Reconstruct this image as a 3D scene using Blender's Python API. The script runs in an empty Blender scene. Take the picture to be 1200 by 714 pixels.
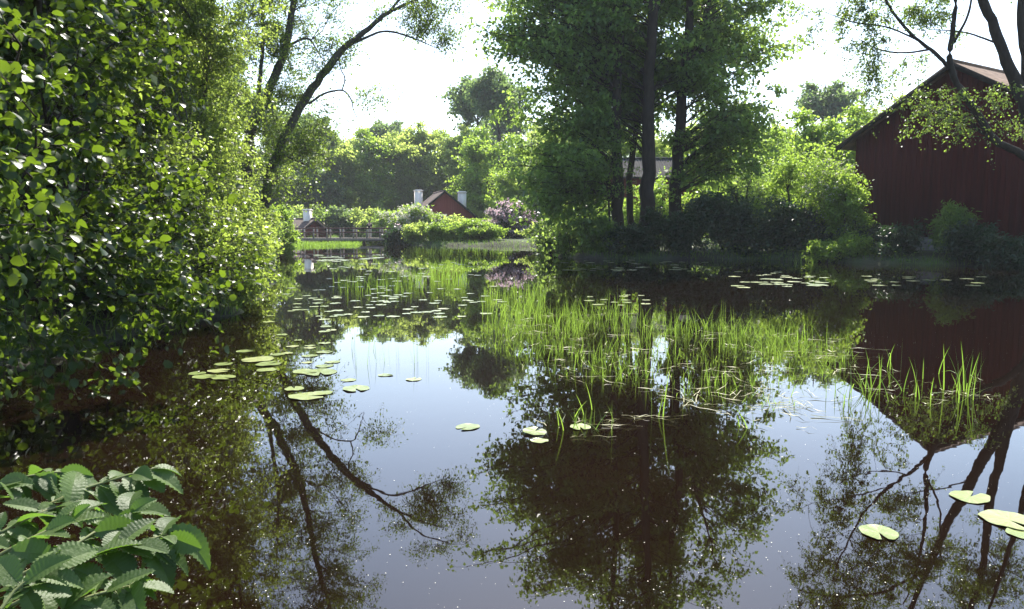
import bpy, math, random
import numpy as np
from mathutils import Vector

C = bpy.context.scene
COL = C.collection
R = math.radians
rng = np.random.default_rng(7)

# ------------------------------------------------------------------ camera
F_PX, HOR, CAM_Z = 900.0, 263.0, 1.9
PITCH = math.atan((357 - HOR) / F_PX)
cd = bpy.data.cameras.new('camera'); cam = bpy.data.objects.new('camera', cd); COL.objects.link(cam)
cam.location = (0, 0, CAM_Z); cam.rotation_euler = (R(90) - PITCH, 0, 0)
cd.sensor_width = 36; cd.lens = 36 * F_PX / 1200; cd.clip_start = 0.05; cd.clip_end = 6000
C.camera = cam
# ------------------------------------------------------------------ sky, sun, exposure
SUN_EL, SUN_AZ = 52.0, 9.0            # azimuth: degrees to the right of the viewing direction
w = bpy.data.worlds.new('World'); C.world = w; w.use_nodes = True
nt = w.node_tree; nt.nodes.clear()
sky = nt.nodes.new('ShaderNodeTexSky'); sky.sky_type = 'NISHITA'; sky.sun_disc = False
sky.sun_elevation = R(SUN_EL); sky.sun_rotation = R(SUN_AZ); sky.air_density = 1.0; sky.dust_density = 1.2; sky.ozone_density = 1.0
bg = nt.nodes.new('ShaderNodeBackground'); bg.inputs[1].default_value = 0.15
wo = nt.nodes.new('ShaderNodeOutputWorld')
nt.links.new(sky.outputs[0], bg.inputs[0]); nt.links.new(bg.outputs[0], wo.inputs[0])
ld = bpy.data.lights.new('sun', 'SUN'); ld.energy = 5.0; ld.angle = R(0.5); ld.color = (1, 0.95, 0.86)
sun = bpy.data.objects.new('sun', ld); COL.objects.link(sun)
sd = Vector((math.sin(R(SUN_AZ)) * math.cos(R(SUN_EL)), math.cos(R(SUN_AZ)) * math.cos(R(SUN_EL)), math.sin(R(SUN_EL))))
sun.rotation_euler = sd.to_track_quat('Z', 'Y').to_euler(); sun.location = (0, 0, 60)
C.view_settings.view_transform = 'Standard'; C.view_settings.look = 'None'
C.view_settings.exposure = 1.35; C.view_settings.gamma = 1; C.view_settings.use_curve_mapping = False
cy = C.cycles
cy.max_bounces = 7; cy.diffuse_bounces = 3; cy.glossy_bounces = 3; cy.transmission_bounces = 5; cy.volume_bounces = 0
cy.caustics_reflective = False; cy.caustics_refractive = False; cy.sample_clamp_indirect = 6
cy.use_denoising = True

# ------------------------------------------------------------------ helpers
def ray(px, py):
    a, b = (px - 600) / F_PX, (py - 357) / F_PX
    return np.array([a, math.cos(PITCH) - b * math.sin(PITCH), -math.sin(PITCH) - b * math.cos(PITCH)])
def P(px, py, Y):                       # the point at distance Y that is seen at this pixel of the photograph
    d = ray(px, py); return np.array([0, 0, CAM_Z]) + d * (Y / d[1])
def W(px, py, z=0.0):                   # the point on the water seen at this pixel
    d = ray(px, py); return np.array([0, 0, CAM_Z]) + d * ((z - CAM_Z) / d[2])
def unit(v): return v / np.maximum(np.linalg.norm(v, axis=-1, keepdims=True), 1e-9)

class Geo:
    def __init__(s): s.V, s.F, s.n = [], {}, 0
    def add(s, V, *faces):
        V = np.asarray(V, float).reshape(-1, 3)
        for f in faces:
            f = np.asarray(f, int)
            if f.size: s.F.setdefault(f.shape[1], []).append(f + s.n)
        s.V.append(V); s.n += len(V)
    def build(s, name, mat, parent=None, smooth=False, loc=None):
        V = np.concatenate(s.V) if s.V else np.zeros((0, 3))
        if loc is not None: V = V - np.asarray(loc)
        idx, tot = [], []
        for k, fl in s.F.items():
            f = np.concatenate(fl); idx.append(f.ravel()); tot.append(np.full(len(f), k))
        idx = np.concatenate(idx); tot = np.concatenate(tot)
        st = np.concatenate([[0], np.cumsum(tot)[:-1]])
        me = bpy.data.meshes.new(name)
        me.vertices.add(len(V)); me.vertices.foreach_set('co', V.astype(np.float32).ravel())
        me.loops.add(len(idx)); me.loops.foreach_set('vertex_index', idx.astype(np.int32))
        me.polygons.add(len(tot)); me.polygons.foreach_set('loop_start', st.astype(np.int32))
        me.polygons.foreach_set('loop_total', tot.astype(np.int32))
        if smooth: me.polygons.foreach_set('use_smooth', np.ones(len(tot), bool))
        me.update(calc_edges=True); me.validate()
        if mat: me.materials.append(mat)
        o = bpy.data.objects.new(name, me); COL.objects.link(o)
        if parent is not None: o.parent = parent
        return o

def tag(o, label=None, cat=None, group=None, kind=None):
    if label: o['label'] = label
    if cat: o['category'] = cat
    if group: o['group'] = group
    if kind: o['kind'] = kind
    return o
def thing(name, label, cat, loc, group=None, rz=0):
    o = bpy.data.objects.new(name, None); COL.objects.link(o)
    o.location = tuple(loc); o.rotation_euler = (0, 0, rz); o.empty_display_size = 0.3
    return tag(o, label, cat, group)
def dup(root, loc, rz, scale, label, cat=None, group=None):
    r = root.copy(); COL.objects.link(r); r.location = tuple(loc); r.rotation_euler = (0, 0, rz); r.scale = scale
    r['label'] = label
    if cat: r['category'] = cat
    if group: r['group'] = group
    elif 'group' in r: del r['group']
    for ch in list(root.children):
        c = ch.copy(); COL.objects.link(c); c.parent = r
        for g in ch.children:
            d = g.copy(); COL.objects.link(d); d.parent = c
    return r

def tubes(g, pts, rad, sides=5, cap=False):
    """pts (T,K,3), rad (T,K): T tubes of K rings each."""
    pts = np.asarray(pts, float); rad = np.asarray(rad, float)
    if pts.ndim == 2: pts, rad = pts[None], rad[None]
    T, K, _ = pts.shape
    t = unit(np.gradient(pts, axis=1))
    ref = np.where(np.abs(t[..., 2:3]) > 0.9, np.array([1., 0, 0]), np.array([0., 0, 1]))
    ref = np.repeat(ref[:, :1], K, axis=1)
    u = unit(np.cross(t, ref)); v = np.cross(t, u)
    a = np.arange(sides) * 2 * math.pi / sides
    ring = pts[:, :, None] + rad[:, :, None, None] * (u[:, :, None] * np.cos(a)[None, None, :, None] + v[:, :, None] * np.sin(a)[None, None, :, None])
    base = (np.arange(T) * K * sides)[:, None, None]
    k = (np.arange(K - 1) * sides)[None, :, None]; j = np.arange(sides)[None, None]; j2 = (j + 1) % sides
    f = np.stack([base + k + j, base + k + j2, base + k + sides + j2, base + k + sides + j], -1).reshape(-1, 4)
    g.add(ring, f)
    if cap:
        n = g.n - T * K * sides
        for i in range(T):
            g.F.setdefault(sides, []).append((n + i * K * sides + np.arange(sides))[None, ::-1])
            g.F.setdefault(sides, []).append((n + i * K * sides + (K - 1) * sides + np.arange(sides))[None])

def smooth_poly(pts, n):
    """Catmull-Rom through the control points, n samples."""
    p = np.asarray(pts, float); q = np.vstack([2 * p[0] - p[1], p, 2 * p[-1] - p[-2]])
    s = np.linspace(0, len(p) - 1 - 1e-6, n); i = s.astype(int); t = (s - i)[:, None]
    a, b, c, d = q[i], q[i + 1], q[i + 2], q[i + 3]
    return 0.5 * (2 * b + (c - a) * t + (2 * a - 5 * b + 4 * c - d) * t ** 2 + (3 * b - a - 3 * c + d) * t ** 3)

# leaf outlines: x along the leaf, y across, z fold
LEAF4 = (np.array([[0, 0, 0], [.42, .5, .1], [1, 0, -.05], [.42, -.5, .1]]), [[0, 1, 2, 3]], [])
LEAF6 = (np.array([[0, 0, 0], [.25, .42, .08], [.7, .4, .06], [1, 0, -.08], [.7, -.4, .06], [.25, -.42, .08], [.5, 0, -.02]]),
         [[0, 6, 2, 1], [6, 0, 5, 4]], [[6, 3, 2], [6, 4, 3]])
LEAF10 = (np.array([[0, 0, 0], [.33, 0, .02], [.68, 0, .0], [1, 0, -.12],
                    [.1, .28, .07], [.42, .5, .12], [.82, .36, .02], [.1, -.28, .07], [.42, -.5, .12], [.82, -.36, .02],
                    [-.22, .012, .0], [-.22, -.012, .0], [0, .012, 0.002]]),
          [[0, 1, 5, 4], [1, 2, 6, 5], [1, 0, 7, 8], [2, 1, 8, 9]], [[2, 3, 6], [3, 2, 9], [10, 11, 12]])
def leaves(g, pos, axis, nrm, length, width, shape=LEAF4):
    L, Q, T = shape
    n, m = len(pos), len(L)
    if n == 0: return
    x = unit(axis); y = unit(np.cross(nrm, x)); z = np.cross(x, y)
    length = np.broadcast_to(length, (n,)); width = np.broadcast_to(width, (n,))
    V = pos[:, None] + L[None, :, 0:1] * (x * length[:, None])[:, None] + L[None, :, 1:2] * (y * width[:, None])[:, None] \
        + L[None, :, 2:3] * (z * length[:, None])[:, None]
    off = (np.arange(n) * m)[:, None, None]
    fs = []
    if len(Q): fs.append((np.array(Q)[None] + off).reshape(-1, 4))
    if len(T): fs.append((np.array(T)[None] + off).reshape(-1, 3))
    g.add(V, *fs)

def in_blobs(blobs, n, r, shell=0.4):
    """n points in a union of ellipsoids, more of them towards the outside."""
    wts = np.array([b[2] if len(b) > 2 else np.prod(b[1]) ** 0.75 for b in blobs]); wts = wts / wts.sum()
    i = r.choice(len(blobs), n, p=wts)
    c = np.array([b[0] for b in blobs], float)[i]; ra = np.array([b[1] for b in blobs], float)[i]
    d = unit(r.normal(size=(n, 3))); rr = r.random(n) ** shell
    return c + d * rr[:, None] * ra

def grow(wood, leaf, trunks, blobs, n_limb, n_twig, n_leaf, r, twig_len=1.0, leaf_len=.1, leaf_w=.6, shape=LEAF4,
         droop=0.25, shell=.4, limb_r=.016, explicit=(), spread=.1, up=.8, twig_r=.006, start=.3, clump=None, floor=None, sides=5):
    """trunks: list of (points, radii); limbs reach from them to points in the blobs, twigs leave the limbs, leaves sit on the twigs."""
    nodes, nrad = [], []
    for pts, rad in trunks:
        n = max(8, 5 * len(pts))
        sp = smooth_poly(pts, n); sr = np.interp(np.linspace(0, 1, n), np.linspace(0, 1, len(rad)), rad)
        jit = r.normal(size=(n, 3)) * sr[:, None] * .12; jit[0] = 0
        sp = sp + jit
        rr = sr * (1 + r.normal(size=n) * .04)
        if rr[0] > .08: rr[0] *= 1.35
        tubes(wood, sp, rr, 9 if sr[0] > .06 else 6, cap=True)
        k = max(0, int(n * .15)) if len(trunks) < 3 else 0
        nodes.append(sp[k:]); nrad.append(sr[k:])
    nodes = np.concatenate(nodes); nrad = np.concatenate(nrad)
    tg = in_blobs(blobs, n_limb, r, shell) if n_limb else np.zeros((0, 3))
    if clump:
        cc = in_blobs(blobs, clump[0], r, shell); tg = cc[r.integers(0, clump[0], n_limb)] + r.normal(size=(n_limb, 3)) * clump[1] * np.array([1, 1, .8])
    if len(explicit): tg = np.vstack([tg, np.array(explicit)])
    if floor is not None: tg[:, 2] = np.maximum(tg[:, 2], floor)
    d = tg[:, None] - nodes[None]
    h = np.linalg.norm(d[..., :2], axis=-1)
    cost = np.linalg.norm(d, axis=-1) + 1.6 * np.maximum(0, nodes[None, :, 2] - (tg[:, None, 2] - .45 * h)) + r.random(h.shape) * .5
    j = cost.argmin(1)
    a = nodes[j]; ln = np.linalg.norm(tg - a, axis=1)
    mid = (a + tg) / 2 + np.array([0, 0, 1]) * (ln * .14)[:, None] + r.normal(size=a.shape) * (ln * .07)[:, None]
    t = np.linspace(0, 1, 7)[None, :, None]
    lp = (1 - t) ** 2 * a[:, None] + 2 * t * (1 - t) * mid[:, None] + t ** 2 * tg[:, None]
    wob = r.normal(size=lp.shape) * (ln * .018)[:, None, None]; wob[:, 0] = 0
    lp = lp + wob
    r0 = np.minimum(limb_r * (.3 + ln * .7) , nrad[j] * .8)
    lr = r0[:, None] * np.linspace(1, .25, 7)[None]
    tubes(wood, lp, np.maximum(lr, twig_r), sides)
    # twigs
    NL = len(tg); s = start + (1 - start) * r.random((NL, n_twig)) ** .7; s[:, 0] = 1
    fi = np.clip(s * 6, 0, 5.999); i0 = fi.astype(int); ft = (fi - i0)[..., None]
    rows = np.arange(NL)[:, None]
    tb = lp[rows, i0] * (1 - ft) + lp[rows, np.minimum(i0 + 1, 6)] * ft
    ld_ = unit(lp[rows, np.minimum(i0 + 1, 6)] - lp[rows, i0])
    td = unit(ld_ * .7 + r.normal(size=tb.shape) * .75 + np.array([0, 0, .1]))
    tl = twig_len * (.45 + .8 * r.random((NL, n_twig)))
    tb = tb.reshape(-1, 3); td = td.reshape(-1, 3); tl = tl.ravel()
    tt = np.array([0, .5, 1.])[None, :, None]
    tp = tb[:, None] + td[:, None] * tt * tl[:, None, None]
    tp[:, :, 2] -= droop * (tt[..., 0] ** 2) * tl[:, None]
    if floor is not None: tp[:, :, 2] = np.maximum(tp[:, :, 2], floor)
    tubes(wood, tp, np.full((len(tp), 3), twig_r) * np.array([1.2, .8, .4]), 3)
    # leaves
    NT = len(tp); q = (.12 + .88 * r.random((NT, n_leaf)))[..., None]
    pos = np.where(q < .5, tp[:, 0:1] * (1 - 2 * q) + tp[:, 1:2] * 2 * q, tp[:, 1:2] * (2 - 2 * q) + tp[:, 2:3] * (2 * q - 1))
    pos = pos + r.normal(size=pos.shape) * spread * np.array([1, 1, .6])
    tw = unit(tp[:, 2] - tp[:, 0])[:, None]
    ax = unit(tw * .5 + r.normal(size=pos.shape) * .8 + np.array([0, 0, -.35]))
    nr = unit(r.normal(size=pos.shape) * .75 + np.array([0, 0, up]))
    pos, ax, nr = pos.reshape(-1, 3), ax.reshape(-1, 3), nr.reshape(-1, 3)
    if floor is not None: pos[:, 2] = np.maximum(pos[:, 2], floor + .02)
    ll = leaf_len * (.45 + .95 * r.random(len(pos)))
    leaves(leaf, pos, ax, nr, ll, ll * leaf_w, shape)
    return pos

def plant(name, label, cat, base, trunks, blobs, bark, leafm, seed=0, group=None, parts=('trunk', 'crown'), flower=None, **kw):
    """World coordinates in; the Empty stands at the base, the parts hold local coordinates."""
    r = np.random.default_rng(seed)
    wood, leaf = Geo(), Geo()
    pos = grow(wood, leaf, trunks, blobs, r=r, **kw)
    t = thing(name, label, cat, base, group)
    wood.build(parts[0], bark, t, True, base); leaf.build(parts[1], leafm, t, False, base)
    if flower:
        fm, n, size = flower[:3]
        g = Geo(); top = pos[r.choice(len(pos), n, p=None)]
        cz = pos.mean(0); sel = r.random(len(top)) < np.clip(.5 + (top - cz)[:, 2] * .35 - (top - cz)[:, 1] * .25, .05, 1)
        top = top[sel]; k = 9
        c = np.repeat(top, k, 0) + r.normal(size=(len(top) * k, 3)) * size * np.array([.5, .5, .3])
        leaves(g, c, r.normal(size=c.shape), r.normal(size=c.shape) * .6 + [0, -.3, 1], size * .5, size * .5, LEAF4)
        g.build('blossom', fm, t, False, base)
    return t

# ------------------------------------------------------------------ materials
def new_mat(name):
    m = bpy.data.materials.new(name); m.use_nodes = True
    n = m.node_tree; n.nodes.clear()
    return m, n, n.nodes.new('ShaderNodeOutputMaterial')
def node(n, t, **kw):
    x = n.nodes.new(t)
    for k, v in kw.items(): setattr(x, k, v)
    return x
def ramp(n, fac, stops):
    r = n.nodes.new('ShaderNodeValToRGB'); e = r.color_ramp.elements
    while len(e) < len(stops): e.new(.5)
    for i, (p, c) in enumerate(stops): e[i].position = p; e[i].color = (*c, 1)
    n.links.new(fac, r.inputs[0]); return r.outputs[0]
def noise(n, scale, detail=4, coord='Object', rough=.55, stretch=None):
    tc = n.nodes.new('ShaderNodeTexCoord'); x = n.nodes.new('ShaderNodeTexNoise')
    x.inputs['Scale'].default_value = scale; x.inputs['Detail'].default_value = detail; x.inputs['Roughness'].default_value = rough
    src = tc.outputs[coord]
    if stretch:
        mp = n.nodes.new('ShaderNodeMapping'); mp.inputs['Scale'].default_value = stretch; n.links.new(src, mp.inputs[0]); src = mp.outputs[0]
    n.links.new(src, x.inputs['Vector']); return x.outputs['Fac']

def leaf_mat(name, dark, light, trans, tmix=.45, rough=.42, spec=.45, nscale=.7, bump=0):
    m, n, o = new_mat(name)
    gi = n.nodes.new('ShaderNodeNewGeometry')
    nz = noise(n, nscale, 2)
    mx = node(n, 'ShaderNodeMath', operation='ADD'); n.links.new(gi.outputs['Random Per Island'], mx.inputs[0]); n.links.new(nz, mx.inputs[1])
    hf = node(n, 'ShaderNodeMath', operation='MULTIPLY'); n.links.new(mx.outputs[0], hf.inputs[0]); hf.inputs[1].default_value = .5
    col = ramp(n, hf.outputs[0], [(.2, dark), (.8, light)])
    tcol = ramp(n, hf.outputs[0], [(.15, tuple(c * .75 for c in trans)), (.85, tuple(min(1, c * 1.2) for c in trans))])
    b = n.nodes.new('ShaderNodeBsdfPrincipled'); n.links.new(col, b.inputs['Base Color'])
    b.inputs['Roughness'].default_value = rough; b.inputs['Specular IOR Level'].default_value = spec
    if bump:
        bp = n.nodes.new('ShaderNodeBump'); bp.inputs['Strength'].default_value = bump; bp.inputs['Distance'].default_value = .004
        n.links.new(noise(n, 110, 4), bp.inputs['Height']); n.links.new(bp.outputs[0], b.inputs['Normal'])
    t = n.nodes.new('ShaderNodeBsdfTranslucent'); n.links.new(tcol, t.inputs[0])
    s = n.nodes.new('ShaderNodeMixShader'); s.inputs[0].default_value = tmix
    n.links.new(b.outputs[0], s.inputs[1]); n.links.new(t.outputs[0], s.inputs[2]); n.links.new(s.outputs[0], o.inputs[0])
    return m
def plain(name, c1, c2, scale=3, rough=.8, bump=0, bscale=None, stretch=None, spec=.3, coord='Object'):
    m, n, o = new_mat(name)
    nz = noise(n, scale, 6, coord, stretch=stretch)
    b = n.nodes.new('ShaderNodeBsdfPrincipled'); n.links.new(ramp(n, nz, [(.3, c1), (.7, c2)]), b.inputs['Base Color'])
    b.inputs['Roughness'].default_value = rough; b.inputs['Specular IOR Level'].default_value = spec
    if bump:
        bp = n.nodes.new('ShaderNodeBump'); bp.inputs['Strength'].default_value = bump; bp.inputs['Distance'].default_value = .02
        n.links.new(noise(n, bscale or scale * 4, 5, coord, stretch=stretch), bp.inputs['Height']); n.links.new(bp.outputs[0], b.inputs['Normal'])
    n.links.new(b.outputs[0], o.inputs[0]); return m

M = {}
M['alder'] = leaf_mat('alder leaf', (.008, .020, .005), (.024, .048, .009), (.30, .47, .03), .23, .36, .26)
M['willow'] = leaf_mat('small leaf', (.055, .09, .02), (.10, .15, .035), (.44, .58, .09), .52, .34, .5)
M['maple'] = leaf_mat('maple leaf', (.04, .085, .022), (.09, .16, .04), (.40, .58, .10), .5, .42, .45)
M['birch'] = leaf_mat('birch leaf', (.04, .07, .018), (.08, .13, .03), (.32, .46, .06), .48, .4, .4)
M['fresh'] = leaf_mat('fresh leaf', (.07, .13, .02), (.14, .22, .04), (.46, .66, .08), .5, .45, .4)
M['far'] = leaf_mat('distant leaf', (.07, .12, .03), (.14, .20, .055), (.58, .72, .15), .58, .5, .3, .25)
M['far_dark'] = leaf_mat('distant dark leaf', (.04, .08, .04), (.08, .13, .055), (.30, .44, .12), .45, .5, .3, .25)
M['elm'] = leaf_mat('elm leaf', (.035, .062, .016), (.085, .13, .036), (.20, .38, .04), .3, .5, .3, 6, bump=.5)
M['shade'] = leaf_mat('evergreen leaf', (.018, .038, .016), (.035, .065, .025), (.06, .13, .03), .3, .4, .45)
M['grass'] = leaf_mat('reed blade', (.08, .15, .02), (.15, .25, .045), (.33, .52, .06), .45, .45, .35)
M['turf'] = leaf_mat('bank grass', (.05, .10, .02), (.10, .17, .03), (.26, .44, .05), .4, .5, .3)
M['straw'] = leaf_mat('dead reed', (.16, .17, .05), (.50, .46, .28), (.35, .36, .15), .25, .5, .3, 3)
M['white_bloom'] = leaf_mat('cream blossom', (.55, .52, .42), (.75, .72, .6), (.6, .58, .45), .4, .7, .1)
M['pink_bloom'] = leaf_mat('pink blossom', (.74, .50, .56), (.86, .70, .74), (.75, .55, .6), .4, .7, .1)
M['bark'] = plain('dark bark', (.016, .012, .009), (.045, .035, .026), 6, .9, .9, 22, (1, 1, .3))
M['bark_grey'] = plain('grey bark', (.05, .045, .038), (.13, .12, .10), 5, .9, .8, 20, (1, 1, .3))
M['twig'] = plain('green twig', (.09, .12, .04), (.16, .16, .06), 9, .6)
M['earth'] = None
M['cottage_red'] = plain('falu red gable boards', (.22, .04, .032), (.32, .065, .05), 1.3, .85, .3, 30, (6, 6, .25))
M['barn_red'] = plain('shade-darkened red boards', (.062, .007, .006), (.105, .0125, .0105), .8, .95, .3, 30, (6, 6, .25))  # falu red darkened, so the colour itself carries the gable's shade
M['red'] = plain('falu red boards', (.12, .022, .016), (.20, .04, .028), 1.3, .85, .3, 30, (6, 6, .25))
M['dark_wood'] = plain('weathered dark wood', (.04, .028, .022), (.10, .075, .06), 3, .85, .4, 20, (6, 6, .5))
M['shaded_wood'] = plain('shade-darkened wood', (.014, .011, .009), (.03, .023, .019), 3, .9, .4, 20)  # near-black tone puts the shade of the verge boards into their colour
M['grey_wood'] = plain('weathered grey planks', (.20, .17, .15), (.36, .32, .28), 3, .85, .4, 20)
M['tile'] = plain('clay roof tiles', (.13, .085, .06), (.27, .18, .125), 2.2, .8, .4, 12)
M['old_tile'] = plain('old brown roof tiles', (.07, .05, .042), (.13, .095, .08), 2.2, .85, .4, 12)
M['lime'] = plain('whitewashed chimney', (.82, .72, .62), (.92, .83, .72), 4, .9, .3, 14)
M['stone'] = plain('field stone', (.12, .11, .10), (.30, .28, .25), 2.2, .9, .7, 6)
M['pale_stone'] = plain('pale stone', (.40, .38, .34), (.58, .55, .50), 2.2, .9, .5, 6)
M['pollen'] = plain('white petal', (.5, .48, .36), (.8, .78, .66), 30, .7)

def pad_material():
    m, n, o = new_mat('lily pad')
    oi = n.nodes.new('ShaderNodeObjectInfo')
    nz = noise(n, 9, 3); a = node(n, 'ShaderNodeMath', operation='ADD'); n.links.new(oi.outputs['Random'], a.inputs[0]); n.links.new(nz, a.inputs[1])
    h = node(n, 'ShaderNodeMath', operation='MULTIPLY'); n.links.new(a.outputs[0], h.inputs[0]); h.inputs[1].default_value = .5
    col = ramp(n, h.outputs[0], [(.15, (.11, .15, .035)), (.5, (.21, .25, .08)), (.85, (.33, .33, .16))])
    tc = n.nodes.new('ShaderNodeTexCoord'); sx = n.nodes.new('ShaderNodeSeparateXYZ'); n.links.new(tc.outputs['Object'], sx.inputs[0])
    at = node(n, 'ShaderNodeMath', operation='ARCTAN2'); n.links.new(sx.outputs[1], at.inputs[0]); n.links.new(sx.outputs[0], at.inputs[1])
    mu = node(n, 'ShaderNodeMath', operation='MULTIPLY'); n.links.new(at.outputs[0], mu.inputs[0]); mu.inputs[1].default_value = 17
    si = node(n, 'ShaderNodeMath', operation='SINE'); n.links.new(mu.outputs[0], si.inputs[0])
    vn = n.nodes.new('ShaderNodeMix'); vn.data_type = 'RGBA'; vn.blend_type = 'MULTIPLY'; vn.inputs[0].default_value = 1
    n.links.new(col, vn.inputs[6]); n.links.new(ramp(n, si.outputs[0], [(.55, (.80, .86, .74)), (.95, (1.12, 1.08, 1.05))]), vn.inputs[7]); col = vn.outputs[2]
    sp_ = n.nodes.new('ShaderNodeMix'); sp_.data_type = 'RGBA'
    n.links.new(ramp(n, noise(n, 17, 4), [(.62, (0, 0, 0)), (.70, (.8, .8, .8))]), sp_.inputs[0]); n.links.new(col, sp_.inputs[6]); sp_.inputs[7].default_value = (.16, .10, .03, 1); col = sp_.outputs[2]
    b = n.nodes.new('ShaderNodeBsdfPrincipled'); n.links.new(col, b.inputs['Base Color'])
    b.inputs['Roughness'].default_value = .32; b.inputs['Specular IOR Level'].default_value = .55
    bp = n.nodes.new('ShaderNodeBump'); bp.inputs['Strength'].default_value = .25; bp.inputs['Distance'].default_value = .01
    n.links.new(noise(n, 14, 3), bp.inputs['Height']); n.links.new(bp.outputs[0], b.inputs['Normal'])
    n.links.new(b.outputs[0], o.inputs[0]); return m
M['pad'] = pad_material()
def water_material():
    m, n, o = new_mat('pond water')
    nz = noise(n, .5, 4, 'Object')
    b = n.nodes.new('ShaderNodeBsdfPrincipled')
    n.links.new(ramp(n, nz, [(.3, (.0048, .0024, .0012)), (.7, (.0075, .0038, .002))]), b.inputs['Base Color'])
    b.inputs['Roughness'].default_value = .012; b.inputs['IOR'].default_value = 1.5; b.inputs['Specular IOR Level'].default_value = .5
    bp = n.nodes.new('ShaderNodeBump'); bp.inputs['Strength'].default_value = .05; bp.inputs['Distance'].default_value = .02
    n.links.new(noise(n, 1.6, 3, 'Object', stretch=(1, .7, 1)), bp.inputs['Height']); n.links.new(bp.outputs[0], b.inputs['Normal'])
    n.links.new(b.outputs[0], o.inputs[0]); return m
def earth_material():
    m, n, o = new_mat('bank earth and turf')
    col = ramp(n, noise(n, .35, 6), [(.35, (.022, .017, .010)), (.52, (.026, .034, .012)), (.72, (.05, .09, .02))])
    b = n.nodes.new('ShaderNodeBsdfPrincipled'); n.links.new(col, b.inputs['Base Color']); b.inputs['Roughness'].default_value = .95
    bp = n.nodes.new('ShaderNodeBump'); bp.inputs['Strength'].default_value = .8; bp.inputs['Distance'].default_value = .08
    n.links.new(noise(n, 5, 6), bp.inputs['Height']); n.links.new(bp.outputs[0], b.inputs['Normal'])
    n.links.new(b.outputs[0], o.inputs[0]); return m

# ------------------------------------------------------------------ ground and water
SHORE = np.array([(-7.2, 10.2), (-6.4, 13), (-5.9, 16), (-8.1, 25), (-14.2, 46), (-19.5, 62), (-23, 70), (-24, 84), (-22, 100), (-13, 100), (-11, 82), (-9, 70), (-3, 67), (2.2, 66),
                  (3.2, 58), (2.6, 50), (3.2, 44), (4.5, 42), (8, 42), (13, 41.5), (15.2, 39.5), (16.6, 38), (18, 37), (20.5, 35.4), (25.5, 32), (27, 18), (22, 6), (12, 1.2), (3, 1.0), (0, 1.2), (-1.4, 2.2),
                  (-3.4, 3.2), (-5.6, 6), (-6.9, 8)])
def shore_dist(x, y):
    """signed distance to the shoreline, positive on land"""
    p = np.stack([x, y], -1); best = np.full(x.shape, 1e9); inside = np.zeros(x.shape, bool)
    for i in range(len(SHORE)):
        a, b = SHORE[i], SHORE[(i + 1) % len(SHORE)]
        ab = b - a; t = np.clip(((p - a) @ ab) / (ab @ ab), 0, 1)
        best = np.minimum(best, np.linalg.norm(p - a - t[..., None] * ab, axis=-1))
        cr = ((a[1] > y) != (b[1] > y)) & (x < (b[0] - a[0]) * (y - a[1]) / (b[1] - a[1] + 1e-12) + a[0])
        inside ^= cr
    return np.where(inside, -best, best)
def ground_z(x, y):
    x = np.asarray(x, float); y = np.asarray(y, float)
    d = shore_dist(x, y) + .25 * np.sin(x * 1.7 + y * .6) + .2 * np.sin(y * 1.3 - x * .9)
    z = np.where(d > 0, .38 * (1 - np.exp(-np.maximum(d, 0) / .5)) + .035 * np.minimum(np.maximum(d, 0), 40), np.maximum(-.9, d * .45))
    return z + np.where(d > 1.5, .05 * np.sin(x * .9) * np.sin(y * .7), 0)
gz = lambda x, y: float(ground_z(np.array([x]), np.array([y]))[0])

def warp(n, near, far):
    s = np.linspace(-1, 1, n); return near * s + (far - near) * np.sign(s) * np.abs(s) ** 5
gx = warp(321, 60, 1800); gy = 45 + warp(321, 70, 1800)
X, Y = np.meshgrid(gx, gy)
g = Geo(); nn = 321
ii = (np.arange(nn - 1)[:, None] * nn + np.arange(nn - 1)[None]).ravel()
g.add(np.stack([X, Y, ground_z(X, Y)], -1), np.stack([ii, ii + 1, ii + nn + 1, ii + nn], -1))
tag(g.build('ground', earth_material(), smooth=True), kind='structure')
g = Geo(); g.add([(-40, -3, 0), (40, -3, 0), (40, 110, 0), (-40, 110, 0)], [[0, 1, 2, 3]])
tag(g.build('pond_water', water_material()), kind='structure')

# ------------------------------------------------------------------ buildings
def box(g, c, size, rz=0):
    sx, sy, sz = np.array(size) / 2
    v = np.array([(x, y, z) for z in (-sz, sz) for x, y in ((-sx, -sy), (sx, -sy), (sx, sy), (-sx, sy))])
    c_, s_ = math.cos(rz), math.sin(rz)
    v = np.stack([v[:, 0] * c_ - v[:, 1] * s_, v[:, 0] * s_ + v[:, 1] * c_, v[:, 2]], -1) + np.array(c)
    g.add(v, [[3, 2, 1, 0], [4, 5, 6, 7], [0, 1, 5, 4], [1, 2, 6, 5], [2, 3, 7, 6], [3, 0, 4, 7]])

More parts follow.
